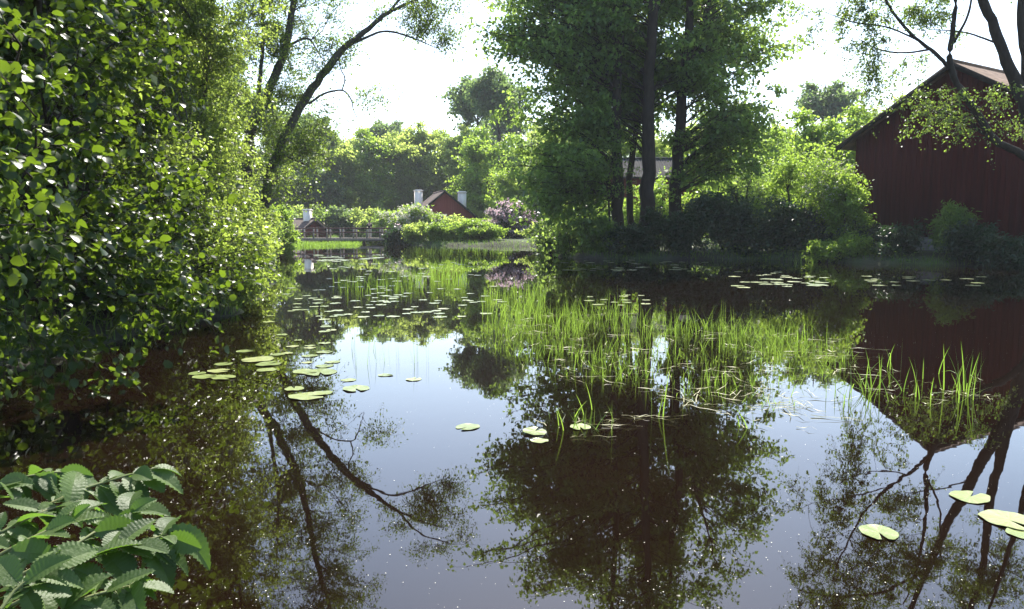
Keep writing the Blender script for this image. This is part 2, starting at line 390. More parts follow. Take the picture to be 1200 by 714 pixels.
def gabled(name, label, cat, loc, rz, half, length, z0, ze, za, eave, verge, wallm, roofm, battens=True, tile_w=.22):
    """Gable faces local -y; ridge runs along +y from the gable. ze = wall height at the eave, za = apex of the walls."""
    t = thing(name, label, cat, loc, rz=rz)
    g = Geo()
    prof = [(-half, z0), (half, z0), (half, ze), (0, za), (-half, ze)]
    v = [(x, 0, z) for x, z in prof] + [(x, length, z) for x, z in prof]
    g.add(v, [[0, 1, 2, 3, 4], [9, 8, 7, 6, 5]], [[0, 5, 6, 1], [1, 6, 7, 2], [4, 9, 5, 0]])
    if battens:
        sl = (za - ze) / half
        for x in np.arange(-half + .1, half, .26):
            h = za - abs(x) * sl - .06; box(g, (x, -.006, (z0 + h) / 2), (.045, .012, h - z0))
        for y in np.arange(.1, length, .26):
            for s in (-1, 1): box(g, (s * (half + .012), y, (z0 + ze) / 2), (.024, .06, ze - z0 - .04))
    g.build('wall', wallm, t)
    # roof: two slopes of wavy tiles with thickness
    g = Geo(); sl = (za - ze) / half; run = half + eave
    for s in (-1, 1):
        nu, nv = int((length + 2 * verge) / tile_w * 4), 34
        u = np.linspace(-verge, length + verge, nu); q = np.linspace(0, 1, nv)
        U, Q = np.meshgrid(u, q)
        row = (Q * (nv - 1) / 2) % 1
        z = za + .1 - Q * run * sl + .03 * np.cos(U / tile_w * 2 * math.pi) + .035 * (row)
        top = np.stack([s * Q * run, U, z + .04], -1); bot = np.stack([s * Q * run, U, za + .02 - Q * run * sl], -1)
        ii = (np.arange(nv - 1)[:, None] * nu + np.arange(nu - 1)[None]).ravel()
        f = np.stack([ii, ii + 1, ii + nu + 1, ii + nu], -1)
        g.add(top, f); g.add(bot, f[:, ::-1])
    rf = g.build('roof', roofm, t)
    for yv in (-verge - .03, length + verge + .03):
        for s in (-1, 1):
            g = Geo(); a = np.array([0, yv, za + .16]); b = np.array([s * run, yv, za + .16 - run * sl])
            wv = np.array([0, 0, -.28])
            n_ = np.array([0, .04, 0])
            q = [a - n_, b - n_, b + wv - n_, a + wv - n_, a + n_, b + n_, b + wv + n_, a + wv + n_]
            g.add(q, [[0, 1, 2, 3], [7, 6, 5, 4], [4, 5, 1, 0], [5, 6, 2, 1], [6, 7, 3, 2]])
            g.build('verge_board', M['shaded_wood'], t)
    g = Geo(); tubes(g, np.array([(0, -verge, za + .17), (0, length + verge, za + .17)]), np.array([.12, .12]), 10, True)
    g.build('ridge', roofm, rf, True)
    return t, rf

def chimney(parent, x, y, z0, z1, wx, wy=None):
    wy = wy or wx
    g = Geo(); box(g, (x, y, (z0 + z1) / 2), (wx, wy, z1 - z0)); ch = g.build('chimney', M['lime'], parent)
    g = Geo(); box(g, (x, y, z1 + .06), (wx + .16, wy + .16, .12)); box(g, (x, y, z1 + .16), (wx - .1, wy - .1, .08))
    g.build('chimney_cap', M['lime'], ch)

# red barn on the right
apex = P(1115, 77, 39.0)
BX, BY = apex[0], apex[1]
rzb = math.atan2(-.55, .835)            # ridge direction (.835,.55): local +y
yv = np.array([.835, .55]); rzb = math.atan2(-yv[0], yv[1])
bz = gz(BX + 2, BY + 2)
off = yv * .55                           # the verge overhangs the wall
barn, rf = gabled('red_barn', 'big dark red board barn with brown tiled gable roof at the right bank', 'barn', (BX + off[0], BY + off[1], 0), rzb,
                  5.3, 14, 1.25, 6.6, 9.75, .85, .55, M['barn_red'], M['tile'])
g = Geo(); box(g, (0, 7, .5), (10.5, 13.9, 1.5)); g.build('foundation', M['stone'], barn)
# red cottage far behind the hedge
ca = P(521, 224, 96)
cot, rf = gabled('red_cottage', 'red gabled cottage with two white chimneys behind the clipped hedge', 'cottage', (ca[0], ca[1], gz(ca[0], ca[1])), R(14),
                 5.6, 9, -.3, .9, ca[2] - gz(ca[0], ca[1]) - .1, .45, .35, M['cottage_red'], M['old_tile'], False)
zc = ca[2] - gz(ca[0], ca[1])
chimney(rf, -2.75, 4.0, zc - 3.2, zc + .1, .95); chimney(rf, 2.65, 2.6, zc - 3.0, zc - .1, .95)
for x in (-2.3, 0, 2.3):
    g = Geo(); box(g, (x, -.04, .95), (.95, .1, 1.25)); wf = g.build('window', M['lime'], cot)
    g = Geo(); box(g, (x, -.095, .95), (.78, .02, 1.05)); g.build('pane', plain('dark glass', (.02, .025, .03), (.03, .035, .04), 2, .1), wf)
# low red house behind the bridge
la = P(367, 263, 92); lzg = gz(la[0], la[1])
low, rf = gabled('low_red_house', 'low red house with one white chimney behind the left end of the footbridge', 'house', (la[0], la[1], lzg), R(70),
                 3.2, 7, -.6, .5, la[2] - lzg + .5, .4, .3, M['red'], M['old_tile'], False)
cp = P(360, 247, 92)
chimney(rf, -.2, -1.0 + 1.6, la[2] - lzg - .8, cp[2] - lzg, .75)
# grey-roofed house glimpsed between the trunks
ga = P(722, 186, 66); gg = gz(ga[0] + 3, ga[1])
gh, rf = gabled('grey_roofed_house', 'low red house with a pale grey roof glimpsed between the big trunks', 'house', (ga[0], ga[1] + 2, gg), R(-90),
                2.4, 7.0, -.3, ga[2] - gg - 1.5, ga[2] - gg, .35, .25, M['red'], plain('grey roof', (.05, .048, .046), (.085, .08, .076), 3, .95, spec=.1), False)

# ------------------------------------------------------------------ footbridge with a person
YB = 78.0
b0, b1 = P(322, 280, YB), P(474, 278, YB)
zd = .5
bridge = thing('timber_footbridge', 'long low timber footbridge with railings crossing the far end of the pond', 'footbridge', (b0[0], YB, 0))
g = Geo(); Lb = b1[0] - b0[0]
for i in range(int(Lb / .2)): box(g, (.1 + i * .2, 0, zd), (.185, 1.7, .06))
box(g, (Lb / 2, -.75, zd - .14), (Lb, .14, .2)); box(g, (Lb / 2, .75, zd - .14), (Lb, .14, .2))
g.build('deck', M['grey_wood'], bridge)
for s in (-.8, .8):
    for zz, hh in ((1.35, .12), (.95, .1)):
        g = Geo(); box(g, (Lb / 2, s, zd - .05 + zz - .3), (Lb, .05, hh)); g.build('rail', plain('old red-brown rail', (.10, .05, .04), (.19, .11, .09), 3, .85), bridge)
    for x in np.arange(.15, Lb, 1.33):
        g = Geo(); box(g, (x, s * .93, zd + .45), (.13, .13, 1.25)); g.build('post', M['grey_wood'], bridge)
for x in np.arange(.9, Lb, 4.0):
    g = Geo()
    for s in (-.6, .6):
        g = Geo(); box(g, (x, s, -.1), (.28, .28, 1.0)); g.build('pile', M['dark_wood'], bridge)
ab = P(316, 286, 74)
g = Geo()
for i in range(7):
    a = rng.random() * .3
    box(g, (ab[0] + rng.uniform(-1.3, .9), 74 + rng.uniform(-1, 1), .1 + .12 * (i % 3)), (.9 + a, .8, .42), rng.random())
tag(g.build('stone_abutment', M['pale_stone']), 'pale stone abutment at the left end of the footbridge', 'abutment')

def person(loc, rz):
    t = thing('person', 'person in a dark jacket and pale trousers standing at the footbridge railing', 'person', loc, rz=rz)
    J = {'pel': (0, 0, .95), 'chest': (0, -.06, 1.32), 'neck': (0, -.1, 1.50), 'head': (0, -.13, 1.63), 'top': (0, -.13, 1.74)}
    V = [J[k] for k in ('pel', 'chest', 'neck', 'head', 'top')]; rad = [.15, .165, .06, .10, .07]
    E = [(0, 1), (1, 2), (2, 3), (3, 4)]
    for s in (-1, 1):
        i = len(V); V += [(s * .10, 0, .88), (s * .11, -.03, .5), (s * .11, .02, .09), (s * .12, -.13, .04)]; rad += [.095, .065, .045, .04]
        E += [(0, i), (i, i + 1), (i + 1, i + 2), (i + 2, i + 3)]
        i = len(V); V += [(s * .19, -.06, 1.40), (s * .27, -.14, 1.15), (s * .18, -.36, 1.08), (s * .16, -.43, 1.07)]; rad += [.065, .05, .038, .035]
        E += [(1, i), (i, i + 1), (i + 1, i + 2), (i + 2, i + 3)]
    def skin(name, keep, grow_, mat):
        ids = [i for i in range(len(V)) if keep(i)]; mp = {a: k for k, a in enumerate(ids)}
        me = bpy.data.meshes.new(name); me.from_pydata([V[i] for i in ids], [(mp[a], mp[b]) for a, b in E if a in mp and b in mp], [])
        o = bpy.data.objects.new(name, me); COL.objects.link(o); o.parent = t
        m = o.modifiers.new('skin', 'SKIN')
        for k, i in enumerate(ids): me.skin_vertices[0].data[k].radius = (rad[i] * grow_,) * 2
        me.skin_vertices[0].data[0].use_root = True
        o.modifiers.new('sub', 'SUBSURF').levels = 1; me.materials.append(mat); return o
    skin('body', lambda i: True, 1, plain('skin', (.5, .32, .24), (.6, .4, .3), 5, .6))
    skin('jacket', lambda i: i in (0, 1, 9, 10, 11, 17, 18, 19) , 1.18, plain('dark jacket', (.012, .012, .016), (.03, .03, .035), 6, .9))
    skin('trousers', lambda i: i in (0, 5, 6, 7, 13, 14, 15), 1.2, plain('pale trousers', (.55, .52, .46), (.68, .65, .6), 6, .9))
    g = Geo(); a = np.linspace(0, 2 * math.pi, 13)[:-1]
    for k, (zz, rr) in enumerate(((1.66, .115), (1.74, .105), (1.78, .06))): pass
    rings = np.array([[(rr * math.cos(q), -.115 + rr * math.sin(q), zz) for q in a] for zz, rr in ((1.62, .11), (1.70, .118), (1.76, .095), (1.79, .03))])
    ff = [[k * 12 + j, k * 12 + (j + 1) % 12, (k + 1) * 12 + (j + 1) % 12, (k + 1) * 12 + j] for k in range(3) for j in range(12)]
    g.add(rings, ff); g.build('hair', plain('dark hair', (.02, .014, .01), (.04, .03, .02), 9, .7), t, True)
pp = P(434, 270, YB)
person((pp[0], YB - .35, zd + .03), 0)

# ------------------------------------------------------------------ big trees at the centre
def trunk_line(base, top, r0, r1, n=6, wob=.25, r=rng):
    t = np.linspace(0, 1, n)[:, None]; p = np.array(base) * (1 - t) + np.array(top) * t
    p[1:-1] += r.normal(size=(n - 2, 3)) * wob * np.array([1, 1, .2]); return p, np.linspace(r0, r1, n)
def at_ground(px, Y, dz=-.1):
    x = (px - 600) / F_PX * Y; return np.array([x, Y, gz(x, Y) + dz])
bA, bB, bC = at_ground(724, 45), at_ground(757, 44), at_ground(789, 46)
bigkw = dict(n_twig=8, n_leaf=11, twig_len=1.0, leaf_len=.25, leaf_w=.72, droop=.45, spread=.2, shell=.5, start=.4, up=.6, clump=(100, .7), limb_r=.010, twig_r=.009)
plant('maple_tree', 'tall maple, leftmost of the three big trunks, its boughs hanging low over the water', 'tree', bA,
      [trunk_line(bA, bA + [-.3, 0, 24], .38, .08)], [((2.7, 45.8, 9.5), (4.3, 4, 5)), ((2.4, 44, 4.6), (2.9, 2.6, 2.9)), ((2.6, 46.5, 16.5), (4.6, 4, 6.5)), ((3.4, 43, 3.2), (1.6, 1.6, 1.6)), ((.6, 46, 13), (2.3, 3, 4.5))],
      M['bark'], M['maple'], 11, 'big trees on the middle bank', n_limb=400, **bigkw)
plant('maple_tree', 'tall maple, thickest and middle of the three big trunks on the middle bank', 'tree', bB,
      [trunk_line(bB, bB + [.1, 0, 26], .46, .09)], [((7.6, 46, 16), (4.4, 4.2, 9)), ((7.2, 47.5, 9.4), (3.8, 2, 3.6)), ((6.6, 47, 13), (2.2, 2, 4))],
      M['bark'], M['maple'], 12, 'big trees on the middle bank', n_limb=310, **bigkw)
plant('maple_tree', 'tall maple, rightmost of the three big trunks, its crown spreading towards the barn', 'tree', bC,
      [trunk_line(bC, bC + [.4, 0, 23], .42, .08), (np.array([bC + [.1, 0, 9], bC + [1.2, 0, 12.5], bC + [2.6, 0, 17]]), np.array([.22, .15, .05]))],
      [((12.0, 47, 10.5), (4.2, 4, 4.6)), ((11.3, 47.5, 16), (4.8, 4, 6.2)), ((14.0, 45, 7.5), (2.6, 3, 3)), ((11, 46, 5.2), (3, 2, 2)), ((14.4, 47, 14), (2.6, 3, 3.6)), ((9.3, 47.5, 12), (1.8, 2, 4.5))],
      M['bark'], M['maple'], 13, 'big trees on the middle bank', n_limb=420, **bigkw)
bD = at_ground(741, 47.5)
plant('maple_tree', 'slimmest maple, its dark stem between the two left trunks of the big group', 'tree', bD, [trunk_line(bD, bD + [-.5, 0, 20], .24, .06)], [((6.0, 48.5, 13), (2.8, 2, 5))],
      M['bark'], M['maple'], 14, 'big trees on the middle bank', n_limb=110, **bigkw)
# thin stems left of the maples
for k, (px, lean, lab) in enumerate([(690, -.8, 'thin dark sapling leaning left beside the big maples'), (706, .2, 'thin upright sapling just left of the big maple trunks')]):
    b = at_ground(px, 44.5)
    plant('sapling', lab, 'tree', b, [trunk_line(b, b + [lean * 2, 0, 6.5], .09, .03)], [(b + [lean * 1.6, 0, 5.0], (1.6, 1.6, 2.2))],
          M['bark'], M['maple'], 30 + k, n_limb=26, n_twig=8, n_leaf=12, twig_len=.7, leaf_len=.15, leaf_w=.7, spread=.12)

# ------------------------------------------------------------------ left bank
LB = np.array([-7.6, 12.6, .4])
near = [P(250, 350, 8.2), P(228, 372, 8.0), P(235, 330, 8.4), P(130, 436, 8.2), P(95, 405, 7.6), P(240, 212, 8.6), P(215, 205, 8.8), P(180, 250, 8), P(60, 300, 6.4), P(20, 190, 5.2), P(30, 110, 5.6),
        P(10, 260, 5.4), P(15, 380, 6.6), P(40, 420, 7.2), P(110, 330, 7.4), P(150, 300, 7.6), P(170, 370, 8.4), P(100, 180, 7.4), P(130, 120, 7.6), P(60, 40, 6.6), P(200, 120, 9), P(160, 60, 8.6),
        P(190, 330, 8.4), P(70, 240, 6.8), P(120, 240, 7.6), P(30, 330, 6.2), P(205, 290, 8.6), P(110, 20, 7.5), P(180, 10, 8.2), P(20, 20, 5.5), P(-40, 150, 5), P(-40, 300, 5.4), P(0, 440, 7.6)]
plant('alder_tree', 'dark big-leaved alder overhanging the water at the left edge', 'tree', LB,
      [(np.array([LB, LB + [.25, .2, 3], LB + [.5, .4, 6.5], LB + [.3, .6, 12]]), np.array([.27, .24, .2, .08])),
       (np.array([LB + [.1, 0, 1.2], (-6.4, 10, 2.4), (-4.9, 8, 2.6)]), np.array([.12, .08, .04])),
       (np.array([LB + [.1, 0, .8], (-6.2, 9.5, 1.6), (-4.6, 7.2, 1.2)]), np.array([.11, .07, .03])),
       (np.array([LB + [.2, .2, 2.5], (-6, 10, 4.4), (-4.2, 7.4, 4.6)]), np.array([.12, .08, .03]))],
      [((-5.9, 8.6, 3.4), (1.7, 2.2, 2.6)), ((-6.8, 12, 5.5), (2.6, 2.6, 3.5)), ((-6.8, 11, 9.5), (3, 3.2, 3)), ((-6.2, 8.2, 1.6), (1.0, 1.6, 1.0)), ((-4.9, 14, 10.5), (2.4, 3.0, 2.6)), ((-6.5, 14, 13), (3, 3, 2.5))],
      M['bark'], M['alder'], 21, n_limb=560, clump=(90, .45), explicit=near, n_twig=13, n_leaf=12, twig_len=.5, leaf_len=.082, leaf_w=.82, shape=LEAF10, spread=.05, droop=.25,
      shell=.5, limb_r=.010, twig_r=.0035, up=.9, floor=.12)
hb_ = np.array([-8.5, 15.6, .4])  # high crown, out of view, is added to shade the alder boughs below
plant('alder_tree', 'tall alder on the left bank, its unseen crown added to shade the near alder', 'tree', hb_,
      [(np.array([hb_, hb_ + [.2, 0, 4], hb_ + [.6, -.2, 8], hb_ + [1.4, -.5, 12]]), np.array([.32, .28, .22, .06]))],
      [((-5.6, 14.2, 11), (2.9, 3.2, 2.2)), ((-7.6, 14, 12.5), (2.6, 3, 2.4))],
      M['bark'], M['alder'], 27, n_limb=280, clump=(60, .5), n_twig=12, n_leaf=12, twig_len=.6, leaf_len=.13, leaf_w=.82, spread=.09, limb_r=.01, shell=.45)
sb = at_ground(200, 21) ; sb[0] = -9.6
plant('alder_tree', 'pale sunlit small-leaved tree leaning over the left bank behind the dark alder', 'tree', sb,
      [trunk_line(sb, sb + [.8, -.4, 12], .2, .05), (np.array([sb + [.2, 0, 1.5], sb + [1.4, -.6, 4], sb + [2.2, -1, 8]]), np.array([.14, .1, .04])),
       (np.array([sb + [.1, 0, .6], sb + [1.2, -1.4, 2.2], sb + [2.0, -2.6, 3.6]]), np.array([.1, .07, .03]))],
      [((-8.5, 20.2, 3.6), (1.6, 2.6, 3.0)), ((-8.3, 20.2, 7.2), (1.75, 2.8, 3.5)), ((-9.0, 20, 11.5), (2.0, 2.8, 3.4)), ((-7.1, 17.4, 2.2), (1.1, 1.9, 1.9)), ((-8.4, 23, 2.4), (1.0, 2.4, 2.2))],
      M['bark_grey'], M['willow'], 22, n_limb=560, clump=(130, .42), n_twig=17, n_leaf=17, twig_len=.65, leaf_len=.08, leaf_w=.62, spread=.07, droop=.2, shell=.4, limb_r=.009, twig_r=.004, floor=.15)
# the bent tree
Yb = 32
q = lambda px, py, y=Yb: P(px, py, y)
bb = at_ground(303, Yb); b2 = at_ground(286, 33)
bent_tr = [(np.array([bb, q(311, 235), q(324, 183), q(345, 138), q(370, 98), q(402, 58), q(430, 35), q(455, 15), q(488, 0), q(515, -8)]), np.array([.26, .24, .22, .21, .19, .16, .12, .09, .05, .025])),
           (np.array([q(404, 55), q(425, 46), q(448, 37), q(470, 40), q(492, 48), q(512, 57)]), np.array([.08, .06, .05, .045, .035, .015])),
           (np.array([q(362, 122), q(380, 110), q(401, 106), q(411, 116), q(414, 128), q(420, 142)]), np.array([.06, .05, .045, .035, .025, .01])),
           (np.array([q(401, 106), q(404, 92), q(399, 80), q(397, 68)]), np.array([.03, .03, .03, .035])),
           (np.array([q(455, 15), q(480, -12), q(505, -25), q(540, -30)]), np.array([.07, .05, .03, .012])),
           (np.array([q(325, 178), q(350, 190, 31), q(362, 196, 30.5)]), np.array([.06, .04, .015]))]
bent_ex = [q(505, 20), q(520, 38), q(490, 12), q(475, 22), q(515, 52), q(530, 45), q(470, 8), q(500, 35), q(485, 30), q(525, 10), q(535, -20), q(505, -35), q(480, -40), q(455, -5), q(440, 20),
           q(400, 55), q(392, 65), q(410, 45), q(385, 52), q(378, 60), q(425, 112), q(440, 118), q(395, 75), q(365, 150, 31), q(385, 150, 31), q(350, 165, 31), q(375, 130, 31)]
bent_tr = [(p_, r_ * .86) for p_, r_ in bent_tr]
plant('bent_alder', 'bent alder whose bare trunk arches over the water towards open sky', 'tree', bb, bent_tr,
      [(q(355, 165, 31), (1.3, 1.5, 1.2)), (q(340, 195, 31), (1.2, 1.4, 1.4)), (q(372, 75), (1.0, 1.5, 1.0)), (q(500, 10), (1.3, 1.2, 1.3)), (q(330, 110), (1.2, 2, 2))],
      M['bark_grey'], M['birch'], 23, n_limb=55, explicit=bent_ex + [e + np.array([.25, .2, .2]) for e in bent_ex], n_twig=12, n_leaf=14, twig_len=.9, leaf_len=.09, leaf_w=.7, spread=.15, droop=.3, limb_r=.008, twig_r=.006, shell=.6)
plant('alder_tree', 'slim upright alder with dark forking stem just left of the bent alder', 'tree', b2,
      [(np.array([b2, q(290, 180, 33), q(296, 145, 33), q(312, 115, 33), q(333, 62, 33), q(343, 10, 33), q(352, -60, 33), q(372, -150, 33), q(385, -220, 33)]), np.array([.24, .22, .2, .19, .16, .13, .11, .07, .03])),
       (np.array([q(335, 55, 33), q(360, 45, 33), q(372, 60, 33), q(380, 72, 32)]), np.array([.06, .05, .03, .015])),
       (np.array([q(300, 135, 33), q(305, 90, 33), q(308, 30, 33), q(300, -60, 33)]), np.array([.1, .09, .07, .03]))],
      [(q(350, -30, 33), (2.4, 2.4, 2.6)), (q(345, -150, 33), (2.6, 2.4, 3.2)), (q(300, 0, 33), (2, 2.4, 3)), (q(330, 60, 33), (1.6, 2, 1.6)), (q(312, 160, 33), (1.4, 2, 2.4)), (q(390, -100, 33), (1.6, 2, 2.0))],
      M['bark_grey'], M['birch'], 24, n_limb=230, n_twig=13, n_leaf=14, twig_len=.75, leaf_len=.09, leaf_w=.7, spread=.09, droop=.3, limb_r=.010, twig_r=.006, shell=.5)

# ------------------------------------------------------------------ tree in front of the barn
rb = at_ground(1245, 34)
q = lambda px, py, y=33.5: P(px, py, y)
right_tr = [(p_, r_ * .78) for p_, r_ in [(np.array([rb, q(1228, 230), q(1212, 160), q(1194, 105), q(1172, 52), q(1152, 0), q(1130, -70), q(1105, -170), q(1100, -260)]), np.array([.5, .44, .38, .33, .27, .23, .17, .1, .04])),
            (np.array([q(1212, 160), q(1204, 90), q(1197, 20), q(1200, -60), q(1190, -160), q(1200, -280)]), np.array([.3, .28, .24, .18, .12, .04])),
            (np.array([q(1228, 215), q(1200, 183), q(1165, 163), q(1142, 128), q(1114, 82), q(1116, 40), q(1120, 0), q(1118, -60), q(1105, -120)]), np.array([.22, .21, .2, .19, .17, .13, .11, .07, .03])),
            (np.array([q(1114, 82), q(1095, 62), q(1070, 42), q(1045, 12), q(1025, -30), q(1010, -80)]), np.array([.11, .1, .085, .07, .05, .02])),
            (np.array([q(1090, 58), q(1060, 62), q(1030, 58), q(1005, 45)]), np.array([.06, .05, .04, .015])),
            (np.array([q(1078, 48), q(1040, 32), q(1000, 26), q(965, 14)]), np.array([.055, .045, .035, .012])),
            (np.array([q(1118, 50), q(1135, 15), q(1142, -30), q(1150, -90)]), np.array([.08, .06, .05, .02])),
            (np.array([q(1172, 52), q(1130, 38), q(1090, 35)]), np.array([.06, .04, .02])),
            (np.array([q(1130, -70), q(1080, -100), q(1020, -110), q(970, -100)]), np.array([.1, .08, .05, .02])),
            (np.array([q(1245, 100, 32), q(1235, 0, 31), q(1215, -120, 31)]), np.array([.2, .15, .06]))]]
r_ex = [q(1018 + dx, y) for y in (20, 35, 50, 65, 80, 95, 110, 122) for dx in (-4, 5)] + [q(1075 + 14 * math.sin(i * 2.1), 100 + 11 * i / 2, 32.5) for i in range(8)] + [q(1100, 130, 32.5), q(1120, 145, 32.5), q(1090, 110, 32.5), q(1125, 105, 32.5), q(1060, 150, 32.5),
        q(1170, 120, 32), q(1185, 140, 32), q(1160, 105, 32), q(1195, 150, 32), q(1180, 100, 32)] + [q(x, y) for x, y in ((960, 15), (985, 30), (1000, 50), (1040, 20), (1060, 70), (1045, 90), (990, 10), (1010, 5), (1035, 45), (1070, 10), (1090, 20), (930, 10), (950, 40))]
plant('birch_tree', 'wide forking tree with trailing leafy twigs in front of the barn', 'tree', rb, right_tr,
      [(q(1060, -30), (2.6, 2, 2.2)), (q(1160, -40), (2.4, 2.4, 2.4)), (q(1120, -130), (3.4, 2.6, 3)), (q(1010, -60), (2.2, 2, 1.8)), (q(1090, 20), (2.2, 1.8, 1.3)), (q(1000, -150), (2.5, 2.5, 2.5)), (q(1230, -120), (3, 3, 4))],
      M['bark'], M['birch'], 25, n_limb=230, clump=(60, .5), explicit=r_ex, n_twig=11, n_leaf=15, twig_len=.9, leaf_len=.105, leaf_w=.7, spread=.07, droop=.75, limb_r=.007, twig_r=.006, shell=.55)

# ------------------------------------------------------------------ shrubs
def shrub(name, label, base, rad, leafm, seed, group=None, flower=None, n=40, leaf=.1, w=.65, tw=12, nl=12, bark='bark', zmul=.95, twl=.35, stems=5, droop=.2, floor=None):
    base = np.array(base, float); r = np.random.default_rng(seed); rad = np.array(rad, float)
    tr = []
    for i in range(stems):
        a = r.random() * 6.28; o = np.array([math.cos(a) * rad[0] * .5, math.sin(a) * rad[1] * .5, rad[2] * (.8 + .5 * r.random())])
        tr.append((np.array([base + o * [.1, .1, 0], base + o * [.5, .5, .5], base + o]), np.array([.03, .025, .012]) * max(1, rad[2])))
    c = base + [0, 0, rad[2] * zmul]
    blobs = [(c, rad * .9)] + [(c + r.normal(size=3) * rad * [.55, .45, .3], rad * r.uniform(.35, .55)) for _ in range(4)]
    return plant(name, label, 'shrub', base, tr, blobs, M[bark], leafm, seed, group, ('stems', 'foliage'), flower,
                 n_limb=n, n_twig=tw, n_leaf=nl, twig_len=twl * rad.mean(), leaf_len=leaf, leaf_w=w, spread=leaf * .7, shell=.33, limb_r=.012, twig_r=.006, droop=droop,
                 floor=base[2] + .02 if floor is None else floor)
G = at_ground
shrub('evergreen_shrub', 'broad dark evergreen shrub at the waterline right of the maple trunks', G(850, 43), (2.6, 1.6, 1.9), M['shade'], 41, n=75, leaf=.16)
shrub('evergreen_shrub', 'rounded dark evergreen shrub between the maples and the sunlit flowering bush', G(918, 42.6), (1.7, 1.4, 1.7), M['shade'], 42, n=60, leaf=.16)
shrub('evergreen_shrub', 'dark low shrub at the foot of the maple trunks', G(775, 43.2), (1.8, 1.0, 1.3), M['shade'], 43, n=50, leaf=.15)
shrub('leafy_shrub', 'mid green shrub hanging over the water left of the maple trunks', G(672, 45.5), (1.6, 1.2, 1.4), M['maple'], 44, n=50, leaf=.15)
shrub('leafy_shrub', 'small dark shrub at the waterline below the saplings', G(702, 43.4), (1.4, 1, 1.1), M['maple'], 45, n=40, leaf=.15)
shrub('flowering_shrub', 'tall sunlit shrub with pale blossoms left of the barn corner', G(972, 41.5), (1.7, 1.6, 2.9), M['fresh'], 46, n=85, leaf=.13, flower=(M['white_bloom'], 380, .17), bark='bark_grey')
shrub('leafy_shrub', 'sunlit low shrub dipping to the water below the flowering bush', G(968, 38.5), (1.2, 1.0, .9), M['fresh'], 47, n=45, leaf=.12)
shrub('leafy_shrub', 'pale drooping shrub at the barn corner by the water', G(1003, 38.6), (.9, .7, .9), M['fresh'], 48, n=30, leaf=.16, w=.32, droop=.9, zmul=.7)
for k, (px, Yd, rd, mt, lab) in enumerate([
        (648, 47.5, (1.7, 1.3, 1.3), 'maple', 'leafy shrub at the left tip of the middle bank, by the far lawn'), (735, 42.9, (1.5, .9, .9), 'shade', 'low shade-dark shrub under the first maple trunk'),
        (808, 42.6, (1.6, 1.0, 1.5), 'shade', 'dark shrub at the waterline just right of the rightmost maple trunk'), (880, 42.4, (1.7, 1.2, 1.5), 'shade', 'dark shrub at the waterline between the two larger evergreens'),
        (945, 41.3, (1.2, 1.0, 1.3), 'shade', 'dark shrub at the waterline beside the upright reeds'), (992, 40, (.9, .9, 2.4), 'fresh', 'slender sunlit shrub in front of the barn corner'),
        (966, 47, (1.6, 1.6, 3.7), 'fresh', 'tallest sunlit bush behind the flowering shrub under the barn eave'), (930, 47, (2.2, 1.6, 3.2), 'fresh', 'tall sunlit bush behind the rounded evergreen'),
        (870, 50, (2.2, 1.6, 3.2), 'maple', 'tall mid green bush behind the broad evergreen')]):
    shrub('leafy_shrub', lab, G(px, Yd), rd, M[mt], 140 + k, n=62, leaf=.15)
# bright shrubs and trees behind the maples fill the gaps with light
for k, (px, Yd, rd, lab) in enumerate([(715, 56, (2.4, 1.6, 2.2), 'sunlit shrub seen between the sapling and the first maple trunk'), (765, 57, (3.0, 1.6, 2.7), 'sunlit shrub seen through the gap between two maple trunks'),
                                       (840, 58, (3, 2, 2.6), 'bright green shrub behind the right maple trunk'), (905, 56, (2.6, 2, 2.6), 'bright green shrub behind the evergreens')]):
    shrub('leafy_shrub', lab, G(px, Yd), rd, M['fresh'], 50 + k, n=45, leaf=.2)
# plants in the shade in front of the barn
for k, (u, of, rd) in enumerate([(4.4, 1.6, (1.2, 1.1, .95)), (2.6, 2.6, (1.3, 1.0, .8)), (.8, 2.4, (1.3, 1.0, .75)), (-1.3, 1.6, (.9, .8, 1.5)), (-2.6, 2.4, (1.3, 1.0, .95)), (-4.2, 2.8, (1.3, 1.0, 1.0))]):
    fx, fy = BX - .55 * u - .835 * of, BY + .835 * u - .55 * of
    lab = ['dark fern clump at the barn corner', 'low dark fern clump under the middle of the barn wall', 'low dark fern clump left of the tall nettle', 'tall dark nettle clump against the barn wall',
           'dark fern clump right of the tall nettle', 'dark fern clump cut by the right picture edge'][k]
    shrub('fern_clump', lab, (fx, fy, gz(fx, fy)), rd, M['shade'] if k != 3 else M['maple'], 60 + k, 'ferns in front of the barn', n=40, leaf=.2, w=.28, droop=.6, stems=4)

# far shore: flowering bushes, hedges, rhododendron
shrub('elder_bush', 'large cream-flowering elder bush in front of the left cottage chimney', G(478, 85), (3.0, 2, 2.2), M['fresh'], 70, n=60, leaf=.3, flower=(M['white_bloom'], 700, .45))
shrub('elder_bush', 'cream-flowering elder bush below the cottage gable', G(508, 86), (2.0, 1.6, 1.45), M['fresh'], 71, n=55, leaf=.3, flower=(M['white_bloom'], 420, .4))
shrub('leafy_shrub', 'grey-green rounded shrub at the cottage corner', G(534, 80), (1.0, 1.0, 1.35), M['far'], 72, n=40, leaf=.26)
shrub('rhododendron', 'pink-flowering rhododendron at the far shore beside the lawn', G(598, 75), (2.6, 1.8, 1.9), M['shade'], 73, n=50, leaf=.24, flower=(M['pink_bloom'], 1300, .34))
shrub('rhododendron', 'small pink rhododendron half hidden at the left of the elder bushes', G(474, 77), (1.1, 1, 1.0), M['shade'], 74, n=40, leaf=.24, flower=(M['pink_bloom'], 300, .3))
labs = ['dark dense bush at the right end of the footbridge', 'pale green shrub beside the dark bush on the far shore', 'bright clipped bush left of centre below the cottage', 'bright clipped bush below the cottage gable',
        'round dark-based bush right of the clipped bushes', 'small bright bush beside the far lawn']
